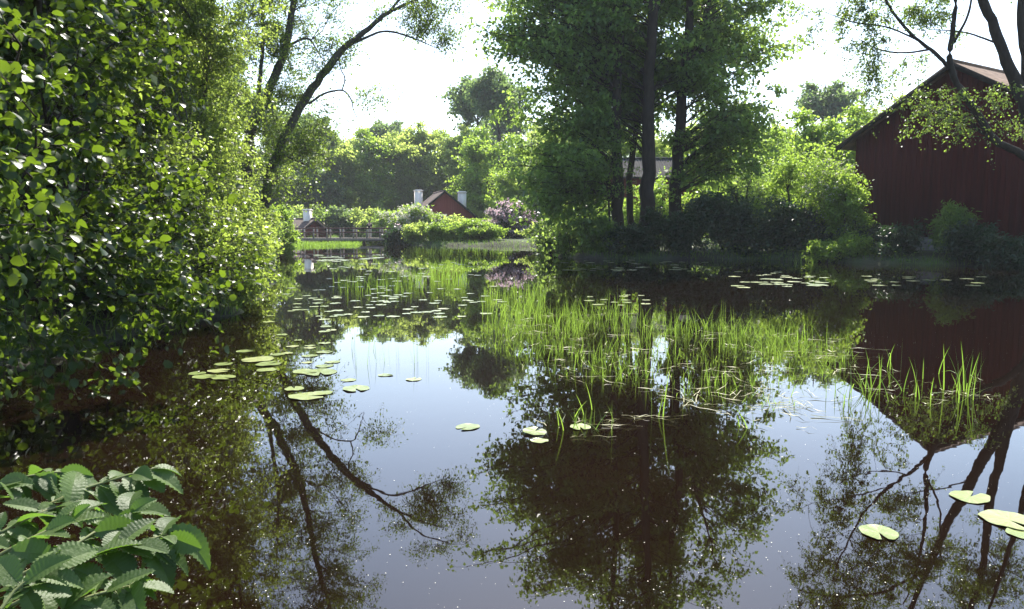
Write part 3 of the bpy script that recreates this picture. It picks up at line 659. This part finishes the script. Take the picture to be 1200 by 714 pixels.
for k, (px, Yd, rd, mt) in enumerate([(468, 73, (1.3, 1.2, 1.25), 'shade'), (489, 71.5, (1.5, 1.2, 1.1), 'far'), (516, 71, (1.5, 1.2, .95), 'fresh'), (542, 70.5, (1.5, 1.2, .95), 'fresh'), (565, 70, (1.6, 1.2, .95), 'fresh'), (640, 66, (1.4, 1.0, 1.0), 'far')]):
    shrub('round_bush', labs[k], G(px, Yd), rd, M[mt], 80 + k, 'bushes along the far shore', n=50, leaf=.2)
g = Geo(); r = np.random.default_rng(3)
hb = G(557, 82); n = 9000
pos = r.uniform(-1, 1, (n, 3)); ax_ = r.integers(0, 3, n); pos[np.arange(n), ax_] = np.sign(pos[np.arange(n), ax_]) * (1 + r.normal(size=n) * .06)
pos = pos * [2.6, .8, .85] + hb + [0, 0, .95]
leaves(g, pos, r.normal(size=(n, 3)), r.normal(size=(n, 3)) + [0, 0, .6], .2, .13)
hedge = thing('clipped_hedge', 'low flat-topped clipped hedge right of the cottage gable', 'hedge', hb)
g.build('foliage', M['fresh'], hedge, loc=hb)
g = Geo()
for x in np.linspace(-2.2, 2.2, 8): tubes(g, np.array([hb + [x, 0, 0], hb + [x + .1, 0, 1.1], hb + [x - .1, .1, 1.6]]), np.array([.05, .04, .02]), 5)
g.build('stems', M['bark'], hedge, loc=hb)
shrub('willow_bush', 'bright yellow-green bush at the left end of the footbridge', G(331, 55), (1.15, 1.1, 2.2), M['fresh'], 90, n=60, leaf=.17)

# ------------------------------------------------------------------ wood behind: prototypes and copies
def proto(label, seed, h, rad, leafm, n_limb, leaf, group, base=(0, 0, 0)):
    r = np.random.default_rng(seed); base = np.array(base, float)
    tr = [trunk_line(base + [0, 0, -.3], base + [r.normal() * .4, 0, h * .92], .02 * h, .04, 6, .15, r)]
    blobs = [(base + [0, 0, h * .52], (rad, rad, h * .44))]
    for i in range(7):
        a = r.random() * 6.28; blobs.append((base + [math.cos(a) * rad * .6, math.sin(a) * rad * .6, h * r.uniform(.2, .82)], np.array([rad, rad, rad]) * r.uniform(.35, .5)))
    return plant('broadleaf_tree', label, 'tree', base, tr, blobs, M['bark'], leafm, seed, group, n_limb=n_limb, clump=(34, .16 * rad), n_twig=13, n_leaf=11, twig_len=.22 * rad, leaf_len=leaf, leaf_w=.72,
                 spread=leaf * .8, shell=.36, limb_r=.012, twig_r=.012)
g_far = 'trees along the far end of the pond'; g_right = 'trees behind the middle bank'; g_left = 'trees behind the left bank'
pa = proto('a', 101, 15, 4.4, M['far'], 150, .36, g_far); pb = proto('b', 102, 17, 4.0, M['far_dark'], 150, .36, g_far)
pc = proto('c', 103, 13, 4.4, M['fresh'], 150, .34, g_far); pd = proto('d', 104, 13, 4.2, M['willow'], 160, .2, g_left)
used = set()
def tree_copy(pr, px, Yd, s, label, group=None, sz=1.0):
    x, y = (px - 600) / F_PX * Yd, Yd
    s = s * (1.13 if Yd > 100 else 1); rz = float(rng.random() * 6.28); loc = (x, y, gz(x, y)); sc = (s, s, s * sz)
    if pr.name not in used:
        used.add(pr.name); pr.location = loc; pr.rotation_euler = (0, 0, rz); pr.scale = sc; pr['label'] = label
        if group: pr['group'] = group
        elif 'group' in pr: del pr['group']
        return pr
    return dup(pr, loc, rz, sc, label, None, group)
tree_copy(pb, 372, 118, .95, 'dark grey-green tree behind the low house chimney', g_far)
tree_copy(pb, 352, 128, 1.05, 'dark tree behind the left end of the footbridge', g_far)
tree_copy(pa, 405, 122, .92, 'mid green tree behind the middle of the footbridge', g_far)
tree_copy(pc, 432, 126, 1.1, 'light green round tree behind the person on the footbridge', g_far)
tree_copy(pa, 462, 128, 1.0, 'olive green tree between the footbridge and the cottage', g_far)
tree_copy(pa, 490, 132, 1.08, 'olive green tree behind the left cottage chimney', g_far, 1.05)
tree_copy(pc, 520, 138, 1.15, 'yellow-green tree directly behind the cottage roof', g_far)
tree_copy(pb, 556, 132, 1.25, 'tall dark tree behind the right cottage chimney', g_far, 1.12)
tree_copy(pb, 590, 122, 1.25, 'tall dark tree half hidden by the maple crown', g_far, 1.1)
tree_copy(pa, 548, 124, 1.05, 'leafy hazy tree just right of the right cottage chimney', g_far)
tree_copy(pc, 574, 104, .98, 'low bright tree right of the cottage', g_far)
tree_copy(pc, 612, 95, .8, 'low bright tree behind the pink rhododendron', g_far)
tree_copy(pa, 645, 90, .9, 'green tree behind the hanging maple boughs', g_far)
BACK = [(330, 140, 1.2), (300, 120, 1.2), (385, 160, 1.2), (420, 165, 1.25), (455, 168, 1.25), (500, 172, 1.3), (540, 175, 1.35), (585, 165, 1.4), (620, 150, 1.35), (660, 140, 1.3), (260, 110, 1.3), (220, 100, 1.3)]
for k, (px, Yd, s) in enumerate(BACK):
    tree_copy((pa, pb, pc)[k % 3], px, Yd, s, 'hazy broadleaf tree in the farthest row beyond the footbridge and cottage', 'farthest row of trees')
# behind the maples and left of the barn
tree_copy(pc, 880, 62, .72, 'bright green tree right behind the maples', g_right)
tree_copy(pc, 925, 64, .78, 'bright green tree behind the evergreen shrubs', g_right)
tree_copy(pc, 968, 62, .7, 'bright green tree above the flowering shrub', g_right)
tree_copy(pc, 1008, 66, .82, 'bright green tree rising beside the barn eave', g_right)
tree_copy(pa, 700, 72, .8, 'green tree behind the saplings', g_right)
tree_copy(pa, 835, 75, .85, 'green tree behind the right maple trunk', g_right)
tree_copy(pb, 962, 118, 1.22, 'dark domed tree standing above the others left of the barn', None)
for k, (px, Yd, s) in enumerate([(1050, 75, .9), (1100, 80, 1), (900, 95, .9), (1010, 95, .95), (750, 95, .9), (800, 100, .95), (1160, 90, 1.0), (1230, 75, 1.0), (1300, 60, 1.0), (1380, 50, 1.0)]):
    tree_copy((pa, pc)[k % 2], px, Yd, s, 'green tree in the wood beyond the barn and the maples', 'wood beyond the barn')
# left bank wood
for k, (x, y, s) in enumerate([(-13.5, 14, .85), (-12.5, 19, .9), (-14, 25, .95), (-14.5, 30, .9), (-17, 36, .95), (-19, 44, .95), (-23, 52, 1.0), (-12, 9.5, .8), (-18, 20, 1.1), (-11, 5.5, .75), (-27, 62, 1.0), (-22, 30, 1.1)]):
    o = tree_copy(pd if k % 3 else pb, 600 + x / y * F_PX, y, s, 'leafy tree in the thicket behind the left bank', g_left)

for k, (x, y, rd, mt) in enumerate([(-6.9, 13.2, (1.2, 1.6, 1.1), 'alder'), (-6.4, 16.5, (1.1, 1.8, 1.2), 'willow'), (-7.6, 20.5, (1.2, 2, 1.3), 'willow'), (-9.2, 25, (1.3, 2, 1.4), 'willow'), (-10.6, 29.5, (1.4, 2.2, 1.5), 'fresh'),
                                    (-12.4, 35, (1.5, 2.4, 1.4), 'willow'), (-14.2, 41, (1.6, 2.6, 1.5), 'fresh'), (-16.2, 47.5, (1.7, 2.6, 1.6), 'maple'), (-7.6, 10.2, (1, 1.5, .9), 'alder'), (-6.75, 18.6, (1.0, 1.4, 1.2), 'willow'), (-7.0, 15.0, (1.2, 1.4, 1.3), 'alder'), (-8.3, 22.8, (1.0, 1.5, 1.2), 'willow')]):
    lab = ['dark shrub under the overhanging alder', 'pale small-leaved shrub dipping to the water right of the overhanging alder', 'sunlit shrub below the pale leaning tree', 'sunlit shrub at the water behind the pale leaning tree',
           'bright shrub at the foot of the bent alder', 'pale shrub on the left bank just past the bent alder', 'bright shrub on the left bank halfway to the footbridge', 'green shrub on the left bank before the yellow-green bush', 'lowest dark shrub at the water under the alder branches', 'pale shrub at the waterline just left of the scattered lily pads', 'dark shrub between the overhanging alder and the pale small-leaved one', 'pale shrub at the water between the leaning tree and the bent alder'][k]
    shrub('bank_shrub', lab, (x, y, gz(x, y)), rd, M[mt], 170 + k, 'shrubs along the left bank', n=70, leaf=.09, tw=13, nl=13)
for k, (px, Yd) in enumerate([(322, 96), (350, 100), (378, 104), (405, 104), (432, 103), (458, 100), (486, 104), (560, 100), (600, 92), (640, 84)]):
    shrub('thicket_shrub', 'shrub in the low thicket between the footbridge and the far trees', G(px, Yd), (3.2, 2, 2.0), M[('far_dark', 'far', 'maple')[k % 3]], 190 + k, 'low thicket behind the footbridge', n=45, leaf=.3)
for k, (x, y, s_) in enumerate([(-9.6, 12.5, 1.0), (-13.5, 17.5, 1.15), (-14.5, 23, 1.15), (-9.8, 8.0, .95)]):
    tree_copy(pd, 600 + x / y * F_PX, y, s_, 'tall tree in the thicket shading the near left bank', 'tall trees shading the left bank', 1.25)

# ------------------------------------------------------------------ water plants
def blades(g, base, height, width, r, lean=.35, seg=5, flat=False):
    n = len(base); a = r.random(n) * 6.28; d = np.stack([np.cos(a), np.sin(a), np.zeros(n)], -1)
    ln = np.abs(r.normal(size=n)) * lean
    t = np.linspace(0, 1, seg)
    z = height[:, None] * t * np.cos(np.minimum(ln, 1.4))[:, None]
    out = height[:, None] * (np.sin(np.minimum(ln, 1.4))[:, None] * t ** 1.6)
    kink = (r.random(n) < .12)[:, None] * np.maximum(0, t - .6)[None]
    z = z - kink * height[:, None] * 1.3; out = out + kink * height[:, None] * .6
    c = base[:, None] + d[:, None] * out[..., None]; c[..., 2] += z
    a2 = r.random(n) * 3.14; wv = np.stack([np.cos(a2), np.sin(a2), np.zeros(n)], -1)[:, None] * (width[:, None] * (1 - t ** 2.5 * .96))[..., None] / 2
    V = np.stack([c - wv, c + wv], 2).reshape(n, seg * 2, 3)
    k = np.arange(seg - 1) * 2; f = np.stack([k, k + 1, k + 3, k + 2], -1)[None] + (np.arange(n) * seg * 2)[:, None, None]
    g.add(V, f.reshape(-1, 4))
def poly_pts(poly, n, r):
    """random points on the water inside a pixel outline, even on the water's surface"""
    w_ = np.array([W(*p)[:2] for p in poly]); lo, hi = w_.min(0), w_.max(0); out = []
    while len(out) < n:
        p = r.uniform(lo, hi); ins = False
        for i in range(len(w_)):
            a, b = w_[i], w_[i - 1]
            if (a[1] > p[1]) != (b[1] > p[1]) and p[0] < (b[0] - a[0]) * (p[1] - a[1]) / (b[1] - a[1]) + a[0]: ins = not ins
        if ins: out.append(p)
    return np.array(out)
r = np.random.default_rng(5)
main = [(563, 398), (585, 378), (650, 366), (720, 366), (800, 384), (880, 385), (1000, 402), (1005, 425), (960, 455), (935, 480), (880, 484), (830, 474), (760, 458), (660, 446), (600, 425)]
cand = poly_pts(main, 9000, r)
cl = poly_pts(main, 85, r); dd = np.min(np.linalg.norm(cand[:, None] - cl[None], axis=-1), 1)
keep = r.random(len(cand)) < np.exp(-(dd / .33) ** 2) * .95 * (.45 + .55 * (np.sin(cand[:, 0] * 1.9 + 1) * np.sin(cand[:, 1] * 1.1) > -.2)) + .035
pts = cand[keep][:2700]
g = Geo(); b = np.column_stack([pts, np.full(len(pts), -.05)]); h = (.09 + .38 * r.random(len(b)) ** 1.5) * (.75 + .5 * np.clip((pts[:, 1] - 9) / 6, 0, 1)) * (1 + .4 * np.sin(pts[:, 0] * 2.3) * np.sin(pts[:, 1] * 1.9))
blades(g, b, h, r.uniform(.004, .0095, len(b)), r, .4)
tag(g.build('water_grass', M['grass']), 'bed of bright green reed blades rising from the water', 'reeds', kind='stuff')
# fallen straw lying on the water among the reeds
def strips(g, p, r, lo, hi, wide):
    n = len(p); a = r.normal(0, 1.0, n); t = np.linspace(0, 1, 6); ln = r.uniform(lo, hi, n)
    ang = a[:, None] + np.cumsum(r.normal(0, .12, (n, 6)), 1)
    st = np.stack([np.cos(ang), np.sin(ang), np.zeros_like(ang)], -1) * (ln / 5)[:, None, None]
    c = np.column_stack([p, np.full(n, .008)])[:, None] + np.cumsum(st, 1); c[..., 2] += np.abs(r.normal(size=(n, 6))) * .012
    w_ = np.stack([-np.sin(ang), np.cos(ang), r.normal(size=ang.shape) * .4], -1) * (r.uniform(.5, 1, n)[:, None] * wide * (1 - t ** 3 * .85))[..., None] / 2
    k = np.arange(5) * 2; f = np.stack([k, k + 1, k + 3, k + 2], -1)[None] + (np.arange(n) * 12)[:, None, None]
    g.add(np.stack([c - w_, c + w_], 2).reshape(n, 12, 3), f.reshape(-1, 4))
sp = poly_pts(main, 150, r); g = Geo()
cc_ = poly_pts([(760, 455), (880, 462), (950, 466), (935, 490), (850, 486), (780, 470)], 14, r)
sp = np.vstack([sp, cc_[r.integers(0, 14, 46)] + r.normal(size=(46, 2)) * .2])
strips(g, sp, r, .15, .6, .011)
litter = g
# faint farther reeds
g = Geo()
fp = np.vstack([poly_pts([(505, 322), (545, 322), (550, 336), (500, 336)], 260, r), poly_pts([(390, 330), (500, 322), (500, 345), (400, 345)], 420, r), poly_pts([(560, 345), (640, 340), (640, 385), (570, 392)], 300, r), poly_pts([(480, 292), (600, 292), (600, 300), (480, 300)], 240, r)])
fh = r.uniform(.25, .55, len(fp)); fh[:260] *= 1.7
blades(g, np.column_stack([fp, np.full(len(fp), -.05)]), fh, r.uniform(.008, .016, len(fp)), r, .22)
tag(g.build('distant_water_grass', M['grass']), 'sparse thin reed blades in the middle of the pond beyond the open water', 'reeds', kind='stuff')
# green mat before the bridge
g = Geo(); fp = poly_pts([(333, 291), (420, 288), (425, 285), (345, 285)], 3500, r)
blades(g, np.column_stack([fp, np.full(len(fp), -.02)]), r.uniform(.15, .4, len(fp)), r.uniform(.03, .06, len(fp)), r, .5, 4)
tag(g.build('marsh_grass', M['grass']), 'bright green marsh grass at the water in front of the footbridge', 'grass', kind='stuff')
# isolated tufts
def tuft(label, pts_px, n, h, w=.013, lean=.3, spread=.12, straw=0, seed=0):
    r = np.random.default_rng(seed); c = W(*pts_px)
    t = thing('reed_tuft', label, 'reeds', c, 'separate reed tufts in the pond')
    b = np.column_stack([r.normal(0, spread, n), r.normal(0, spread, n), np.full(n, -.05)])
    g = Geo(); blades(g, b, r.uniform(.5, 1.05, n) * h, np.full(n, w), r, lean); g.build('foliage', M['grass'], t)
    if straw: strips(litter, r.normal(0, spread * 1.4, (straw, 2)) + c[:2], r, .1, .4, .010)
tuft('tallest reed tuft at the right, upright blades against the dark barn reflection', (1128, 462), 18, .66, .014, .3, .11, 8, 1)
tuft('short spreading reed tuft left of the tallest one', (1088, 468), 14, .42, .013, .55, .2, 6, 2)
tuft('leaning reed tuft at the left end of the right-hand reeds', (1022, 458), 15, .55, .015, .6, .16, 8, 3)
tuft('thin reed tuft behind the leaning one before the barn reflection', (1065, 440), 10, .5, .011, .35, .25, 5, 4)
tuft('low splayed reed tuft with many dead stalks, in front of the main bed', (690, 496), 34, .36, .011, 1.0, .22, 16, 5)
tuft('single thin reed pair in dark water before the main bed', (765, 490), 5, .6, .012, .2, .06, 2, 6)
tuft('small reed tuft at the front edge of the main bed, by the sky reflection', (872, 500), 8, .3, .012, .5, .08, 3, 7)
tuft('thin dark reeds standing in the bright sky reflection', (470, 425), 14, .5, .006, .15, .25, 0, 8)
tuft('very thin sparse reeds at the left of the bright sky reflection', (425, 415), 10, .5, .006, .15, .3, 0, 9)
tuft('upright reed tuft on the bank side of the low sunlit shrub', (940, 309), 14, .75, .022, .35, .4, 0, 10)
tuft('thin reeds at the lower right of the sky reflection beside the barn reflection', (985, 470), 16, .5, .009, .35, .2, 2, 11)

tag(litter.build('straw_litter', M['straw']), 'pale dead reed stalks lying flat on the water among the green blades', 'dead reeds', kind='stuff')
# lily pads
def pad_mesh(seed):
    r = np.random.default_rng(seed); n, rings = 30, 4
    th = np.linspace(.2, 2 * math.pi - .2, n); ed = 1 + .035 * np.sin(th * 3 + seed) + .02 * np.sin(th * 7 + seed * 2) + r.normal(size=n) * .012; ed[[0, -1]] *= .9
    V = [(0, 0, .006)]; F3, F4 = [], []
    for k in range(1, rings + 1):
        q = k / rings
        for i in range(n):
            V.append((math.cos(th[i]) * ed[i] * q * .5, math.sin(th[i]) * ed[i] * q * .44, .006 + .012 * max(0, q - .7) * (1 + math.sin(th[i] * 2 + seed)) + .004 * math.sin(th[i] * 5) * q))
    for i in range(n - 1):
        F3.append((0, 1 + i, 2 + i))
        for k in range(rings - 1): F4.append((1 + k * n + i, 1 + (k + 1) * n + i, 2 + (k + 1) * n + i, 2 + k * n + i))
    m = len(V); V2 = np.array(V); lo = V2 * [1, 1, 1] - [0, 0, .005]
    g = Geo(); g.add(V2, F3, F4); g.add(lo, [f[::-1] for f in F3], [f[::-1] for f in F4])
    return g
protos = []
def pad(px, py, wpx, label, group=None, tilt=0):
    p = W(px, py); size = wpx * math.hypot(p[0], p[1], CAM_Z) / F_PX
    k = int(rng.integers(0, 4))
    if len(protos) < 4:
        o = pad_mesh(len(protos)).build('lily_pad', M['pad'], smooth=True); protos.append(o); tag(o, None, 'lily pad')
    else:
        o = protos[k].copy(); COL.objects.link(o)
        if 'group' in o: del o['group']
    o.location = (p[0], p[1], .003 + tilt * size * .25); o.rotation_euler = (tilt, 0, rng.random() * 6.28); o.scale = (size, size, .5 if size < .3 else .8)
    o['label'] = label
    if group: o['group'] = group
    return o
for a in [(548, 501, 30, 'pale lily pad alone in the bright sky reflection', None), (627, 507, 31, 'green lily pad with a raised edge, upper of the touching pair in dark water', None, .12), (632, 517, 22, 'small pale lily pad just in front of the green raised-edge one', None),
          (680, 501, 27, 'cream round lily pad in front of the splayed reed tuft', None), (1030, 625, 41, 'round pale lily pad nearest the camera at the lower right, over branch reflections', None),
          (1137, 583, 39, 'oval yellowish lily pad between the round pad and the barn reflection', None), (1183, 611, 52, 'large yellowish lily pad at the right picture edge', None), (1203, 627, 34, 'lily pad cut by the right picture edge, in front of the large one', None),
          (262, 443, 28, 'front right pad of the loose left-hand group of lily pads', None), (240, 442, 26, 'front left pad of the loose left-hand group of lily pads', None), (256, 435, 24, 'middle pad of the loose left-hand group of lily pads', None),
          (231, 438, 20, 'dull dark pad at the left end of the left-hand group', None), (262, 427, 21, 'rear pad of the loose left-hand group of lily pads', None),
          (312, 434, 23, 'front pad of the trio of lily pads beside the pale tree reflection', None), (301, 422, 36, 'rear left pad of the trio beside the pale tree reflection', None), (315, 427, 30, 'middle pad of the trio beside the pale tree reflection', None),
          (360, 465, 42, 'large lily pad above the bent trunk reflection', None), (345, 456, 24, 'small green lily pad touching the large one above the trunk reflection', None), (378, 461, 24, 'pale lily pad right behind the large one above the trunk reflection', None),
          (417, 456, 34, 'flat pale lily pad at the left rim of the sky reflection', None), (408, 446, 18, 'small faint lily pad behind the flat pale one', None), (485, 445, 20, 'faint lily pad in the middle of the sky reflection', None), (452, 440, 18, 'faint lily pad left of the thin dark reeds', None),
          (375, 437, 42, 'wide lily pad in front of the scattered left-hand pads', None), (358, 436, 30, 'pale lily pad touching the wide one at its left', None), (287, 412, 19, 'lone lily pad behind the left-hand group under the overhanging tree', None)]:
    pad(*a)
r = np.random.default_rng(9)
def scatter(n, box_, wl, label, group, dens=None):
    x0, y0, x1, y1 = box_; k = 0
    while k < n:
        px, py = r.uniform(x0, x1), r.uniform(y0, y1); p = W(px, py)
        if shore_dist(np.array([p[0]]), np.array([p[1]]))[0] > -.5: continue
        D = math.hypot(p[0], p[1]); pad(px, py, r.uniform(*wl) * F_PX / D, label, group); k += 1
scatter(26, (310, 370, 400, 430), (.14, .26), 'lily pad scattered over the pond left of the sky reflection', 'lily pads left of the sky reflection')
scatter(46, (315, 335, 470, 372), (.18, .3), 'lily pad drifting in the left middle of the pond', 'lily pads in the left middle of the pond')
scatter(44, (430, 335, 590, 372), (.18, .3), 'lily pad floating behind the sky reflection', 'lily pads behind the sky reflection')
scatter(40, (380, 308, 560, 332), (.25, .42), 'small far lily pad in the wide water before the far shore', 'far lily pads')
scatter(22, (370, 299, 455, 307), (.5, .8), 'pale far lily pad in the line of pads before the footbridge', 'line of pads before the footbridge')
scatter(38, (660, 305, 830, 318), (.3, .5), 'lily pad on the dark water under the maples', 'lily pads under the maples')
scatter(34, (860, 318, 985, 338), (.3, .55), 'lily pad on the dark water below the evergreen shrubs', 'lily pads below the evergreens')
scatter(16, (1000, 322, 1160, 336), (.3, .5), 'pale lily pad on the dark water before the barn', 'lily pads before the barn')
scatter(14, (690, 345, 760, 358), (.18, .28), 'lily pad behind the main reed bed', 'lily pads behind the reed bed')
# white specks on the water
g = Geo(); n = 5200
yy = 3.5 + 22 * r.random(n) ** 1.7; xx = yy * r.uniform(-.72, .72, n); sel = shore_dist(xx, yy) < -.1; xx, yy = xx[sel], yy[sel]
cl = np.sin(xx * 1.3 + 2) * np.sin(yy * .9) + .4 * np.sin(xx * 3.1 - yy * 1.7); sel = r.random(len(xx)) < .35 + .5 * (cl > 0); xx, yy = xx[sel], yy[sel]
p = np.column_stack([xx, yy, np.full(len(xx), .006)]); s = .003 + .0065 * r.random(len(xx)) ** 3
leaves(g, p, np.column_stack([r.normal(size=(len(xx), 2)), np.zeros(len(xx))]), np.tile([0, 0, 1.], (len(xx), 1)) + r.normal(size=(len(xx), 3)) * .1, s, s * .9, LEAF6)
tag(g.build('floating_petals', M['pollen']), 'white specks of fallen petals and seed fluff floating on the dark water', 'petals', kind='stuff')

# bank vegetation
g = Geo(); n = 26000
seg = np.vstack([SHORE, SHORE[:1]]); L = np.linalg.norm(np.diff(seg, axis=0), axis=1); i = r.choice(len(L), n, p=L / L.sum()); t = r.random((n, 1))
p = seg[i] * (1 - t) + seg[i + 1] * t + r.normal(size=(n, 2)) * .7
d = shore_dist(p[:, 0], p[:, 1]); p = p[(d > -.1) & ((p[:, 1] > 3) | (np.abs(p[:, 0]) > 5))]; z = ground_z(p[:, 0], p[:, 1]); k = z > -.05; p, z = p[k], z[k]
blades(g, np.column_stack([p, z - .03]), r.uniform(.15, .5, len(p)), r.uniform(.012, .03, len(p)), r, .5, 4)
tag(g.build('bank_grass', M['turf']), 'rough grass along the pond edge', 'grass', kind='stuff')
g = Geo(); n = 42000
p = np.column_stack([r.uniform(-30, 32, n), r.uniform(5, 95, n)]); d = shore_dist(p[:, 0], p[:, 1]); k = (d > .2) & (d < 9) & ~((p[:, 1] > 60) & (p[:, 0] > -12) & (p[:, 0] < 6)); p = p[k]
p = p[np.sin(p[:, 0] * .8 + 1) * np.sin(p[:, 1] * .7) + r.normal(size=len(p)) * .5 > -.1]
k = np.repeat(np.arange(len(p)), 7); z = ground_z(p[:, 0], p[:, 1])[k]
pos = np.column_stack([p[k] + r.normal(size=(len(k), 2)) * .22, z + .05 + .6 * r.random(len(k)) ** 1.5])
leaves(g, pos, r.normal(size=pos.shape) * [1, 1, .3], r.normal(size=pos.shape) * .5 + [0, 0, 1], .17, .11)
tag(g.build('undergrowth', M['turf']), 'low leafy undergrowth covering the banks under the trees', 'undergrowth', kind='stuff')

# ------------------------------------------------------------------ elm sprig in the foreground
def elm_leaf(g, base, axis, nrm, ln, wd, r):
    nu, nv = 45, 6
    x = unit(np.array(axis)); y = unit(np.cross(nrm, x)); z = np.cross(x, y)
    curl, roll = r.uniform(.05, .6), r.uniform(-.4, .45)
    V = []
    for i in range(nu):
        u = i / (nu - 1); half = wd * .5 * math.sin(math.pi * min(1, u ** .8 * .98 + .02)) ** .75 * (1 - .25 * u)
        for s in (-1, 1):
            for j in range(nv):
                v = j / (nv - 1); serr = (.05 * wd * (1 - (i % 4) / 1.5)) if j == nv - 1 and 0 < i < nu - 1 else 0
                lx = (u - .0) * ln + v * half * .45 - .1 * ln * (v * (1 - u))
                rib = .0075 * ln * math.cos((u * ln - .0) / ln * 11 * 2 * math.pi) * v ** .5 * (1 - u * .5)
                hz = v * half * .32 + rib - curl * ln * u * u + roll * s * half * v
                V.append(base + x * lx + y * s * (v * half + serr) + z * hz)
    F = []
    for i in range(nu - 1):
        for s in range(2):
            for j in range(nv - 1):
                a = i * 2 * nv + s * nv + j; b_ = a + 2 * nv
                F.append([a, a + 1, b_ + 1, b_] if s else [a + 1, a, b_, b_ + 1])
    g.add(V, F)
r = np.random.default_rng(17)
eb = np.array([-1.75, 1.35, gz(-1.75, 1.35) - .05])
elm = thing('elm_sapling', 'elm sapling with ribbed toothed leaves in the lower left foreground', 'sapling', eb)
gw, gl = Geo(), Geo()
sprigs = [[(-120, 720, 1.75), (-20, 640, 1.9), (70, 585, 2.05), (140, 560, 2.15), (185, 548, 2.2)], [(-120, 720, 1.75), (-40, 600, 2.05), (10, 565, 2.15), (55, 555, 2.2), (78, 553, 2.22)],
          [(-120, 730, 1.6), (-10, 690, 1.65), (70, 650, 1.72), (130, 612, 1.85), (165, 600, 1.92)], [(-120, 740, 1.55), (0, 715, 1.55), (80, 668, 1.62), (140, 640, 1.68), (185, 630, 1.72), (200, 622, 1.75)],
          [(-120, 760, 1.5), (20, 740, 1.45), (90, 705, 1.5), (140, 690, 1.55), (158, 686, 1.56)], [(-120, 740, 1.7), (-60, 660, 1.8), (0, 625, 1.85), (50, 600, 1.95), (90, 590, 2.0)], [(-120, 780, 1.4), (-30, 740, 1.4), (20, 690, 1.45), (60, 665, 1.5)],
          [(-120, 740, 1.65), (-60, 690, 1.68), (0, 650, 1.72), (60, 620, 1.8), (100, 605, 1.85)]]
root_top = P(-120, 735, 1.65)
for k, sg in enumerate(sprigs):
    c = np.array([P(*s) for s in sg]); c[0] = root_top
    sp = smooth_poly(c, 18); tubes(gw, sp, np.linspace(.006, .0022, 18), 6)
    tot = np.linalg.norm(np.diff(sp, axis=0), axis=1).sum(); nl = int(tot / .025)
    for i in range(nl):
        u = .3 + .7 * (i + .5) / nl; p = sp[min(17, int(u * 17))]; t = unit(sp[min(17, int(u * 17) + 1)] - sp[max(0, int(u * 17) - 1)])
        side = unit(np.cross([0, 0, 1], t)) * (1 if i % 2 else -1)
        last = i >= nl - 1
        ax = t if last else unit(t * .75 + side * .75 + r.normal(size=3) * .38)
        ax = unit(ax + [0, 0, -.28 + r.normal() * .25]); nm = unit(np.array([.05, -.25, 1]) + r.normal(size=3) * .3)
        ln = r.uniform(.045, .105) * (.8 + .3 * u)
        q0 = p + ax * .012; tubes(gw, np.array([p, q0]), np.array([.0016, .0014]), 5)
        elm_leaf(gl, q0, ax, nm, ln, ln * r.uniform(.54, .74), r)
# the drooping big leaf at the outer tip
tip = P(203, 621, 1.75)
elm_leaf(gl, tip, (.75, .1, -.5), (.35, -.3, 1), .125, .065, r)
tubes(gw, smooth_poly([eb, eb * [.9, 1, 1] * [1, 1, 1] + [0, .1, .35], root_top], 10), np.linspace(.014, .007, 10), 8)
gw.build('stems', M['twig'], elm, True, eb); gl.build('foliage', M['elm'], elm, True, eb)

# ------------------------------------------------------------------ air
g = Geo(); box(g, (0, 250, 19), (900, 620, 44)); hz = g.build('haze', None)
hz.data.materials.clear()
m = bpy.data.materials.new('haze'); m.use_nodes = True; n = m.node_tree; n.nodes.clear()
o = n.nodes.new('ShaderNodeOutputMaterial'); v = n.nodes.new('ShaderNodeVolumePrincipled')
v.inputs['Color'].default_value = (.93, .96, 1, 1); v.inputs['Density'].default_value = .00038; v.inputs['Anisotropy'].default_value = .0
n.links.new(v.outputs[0], o.inputs['Volume']); hz.data.materials.append(m)
tag(hz, kind='stuff')
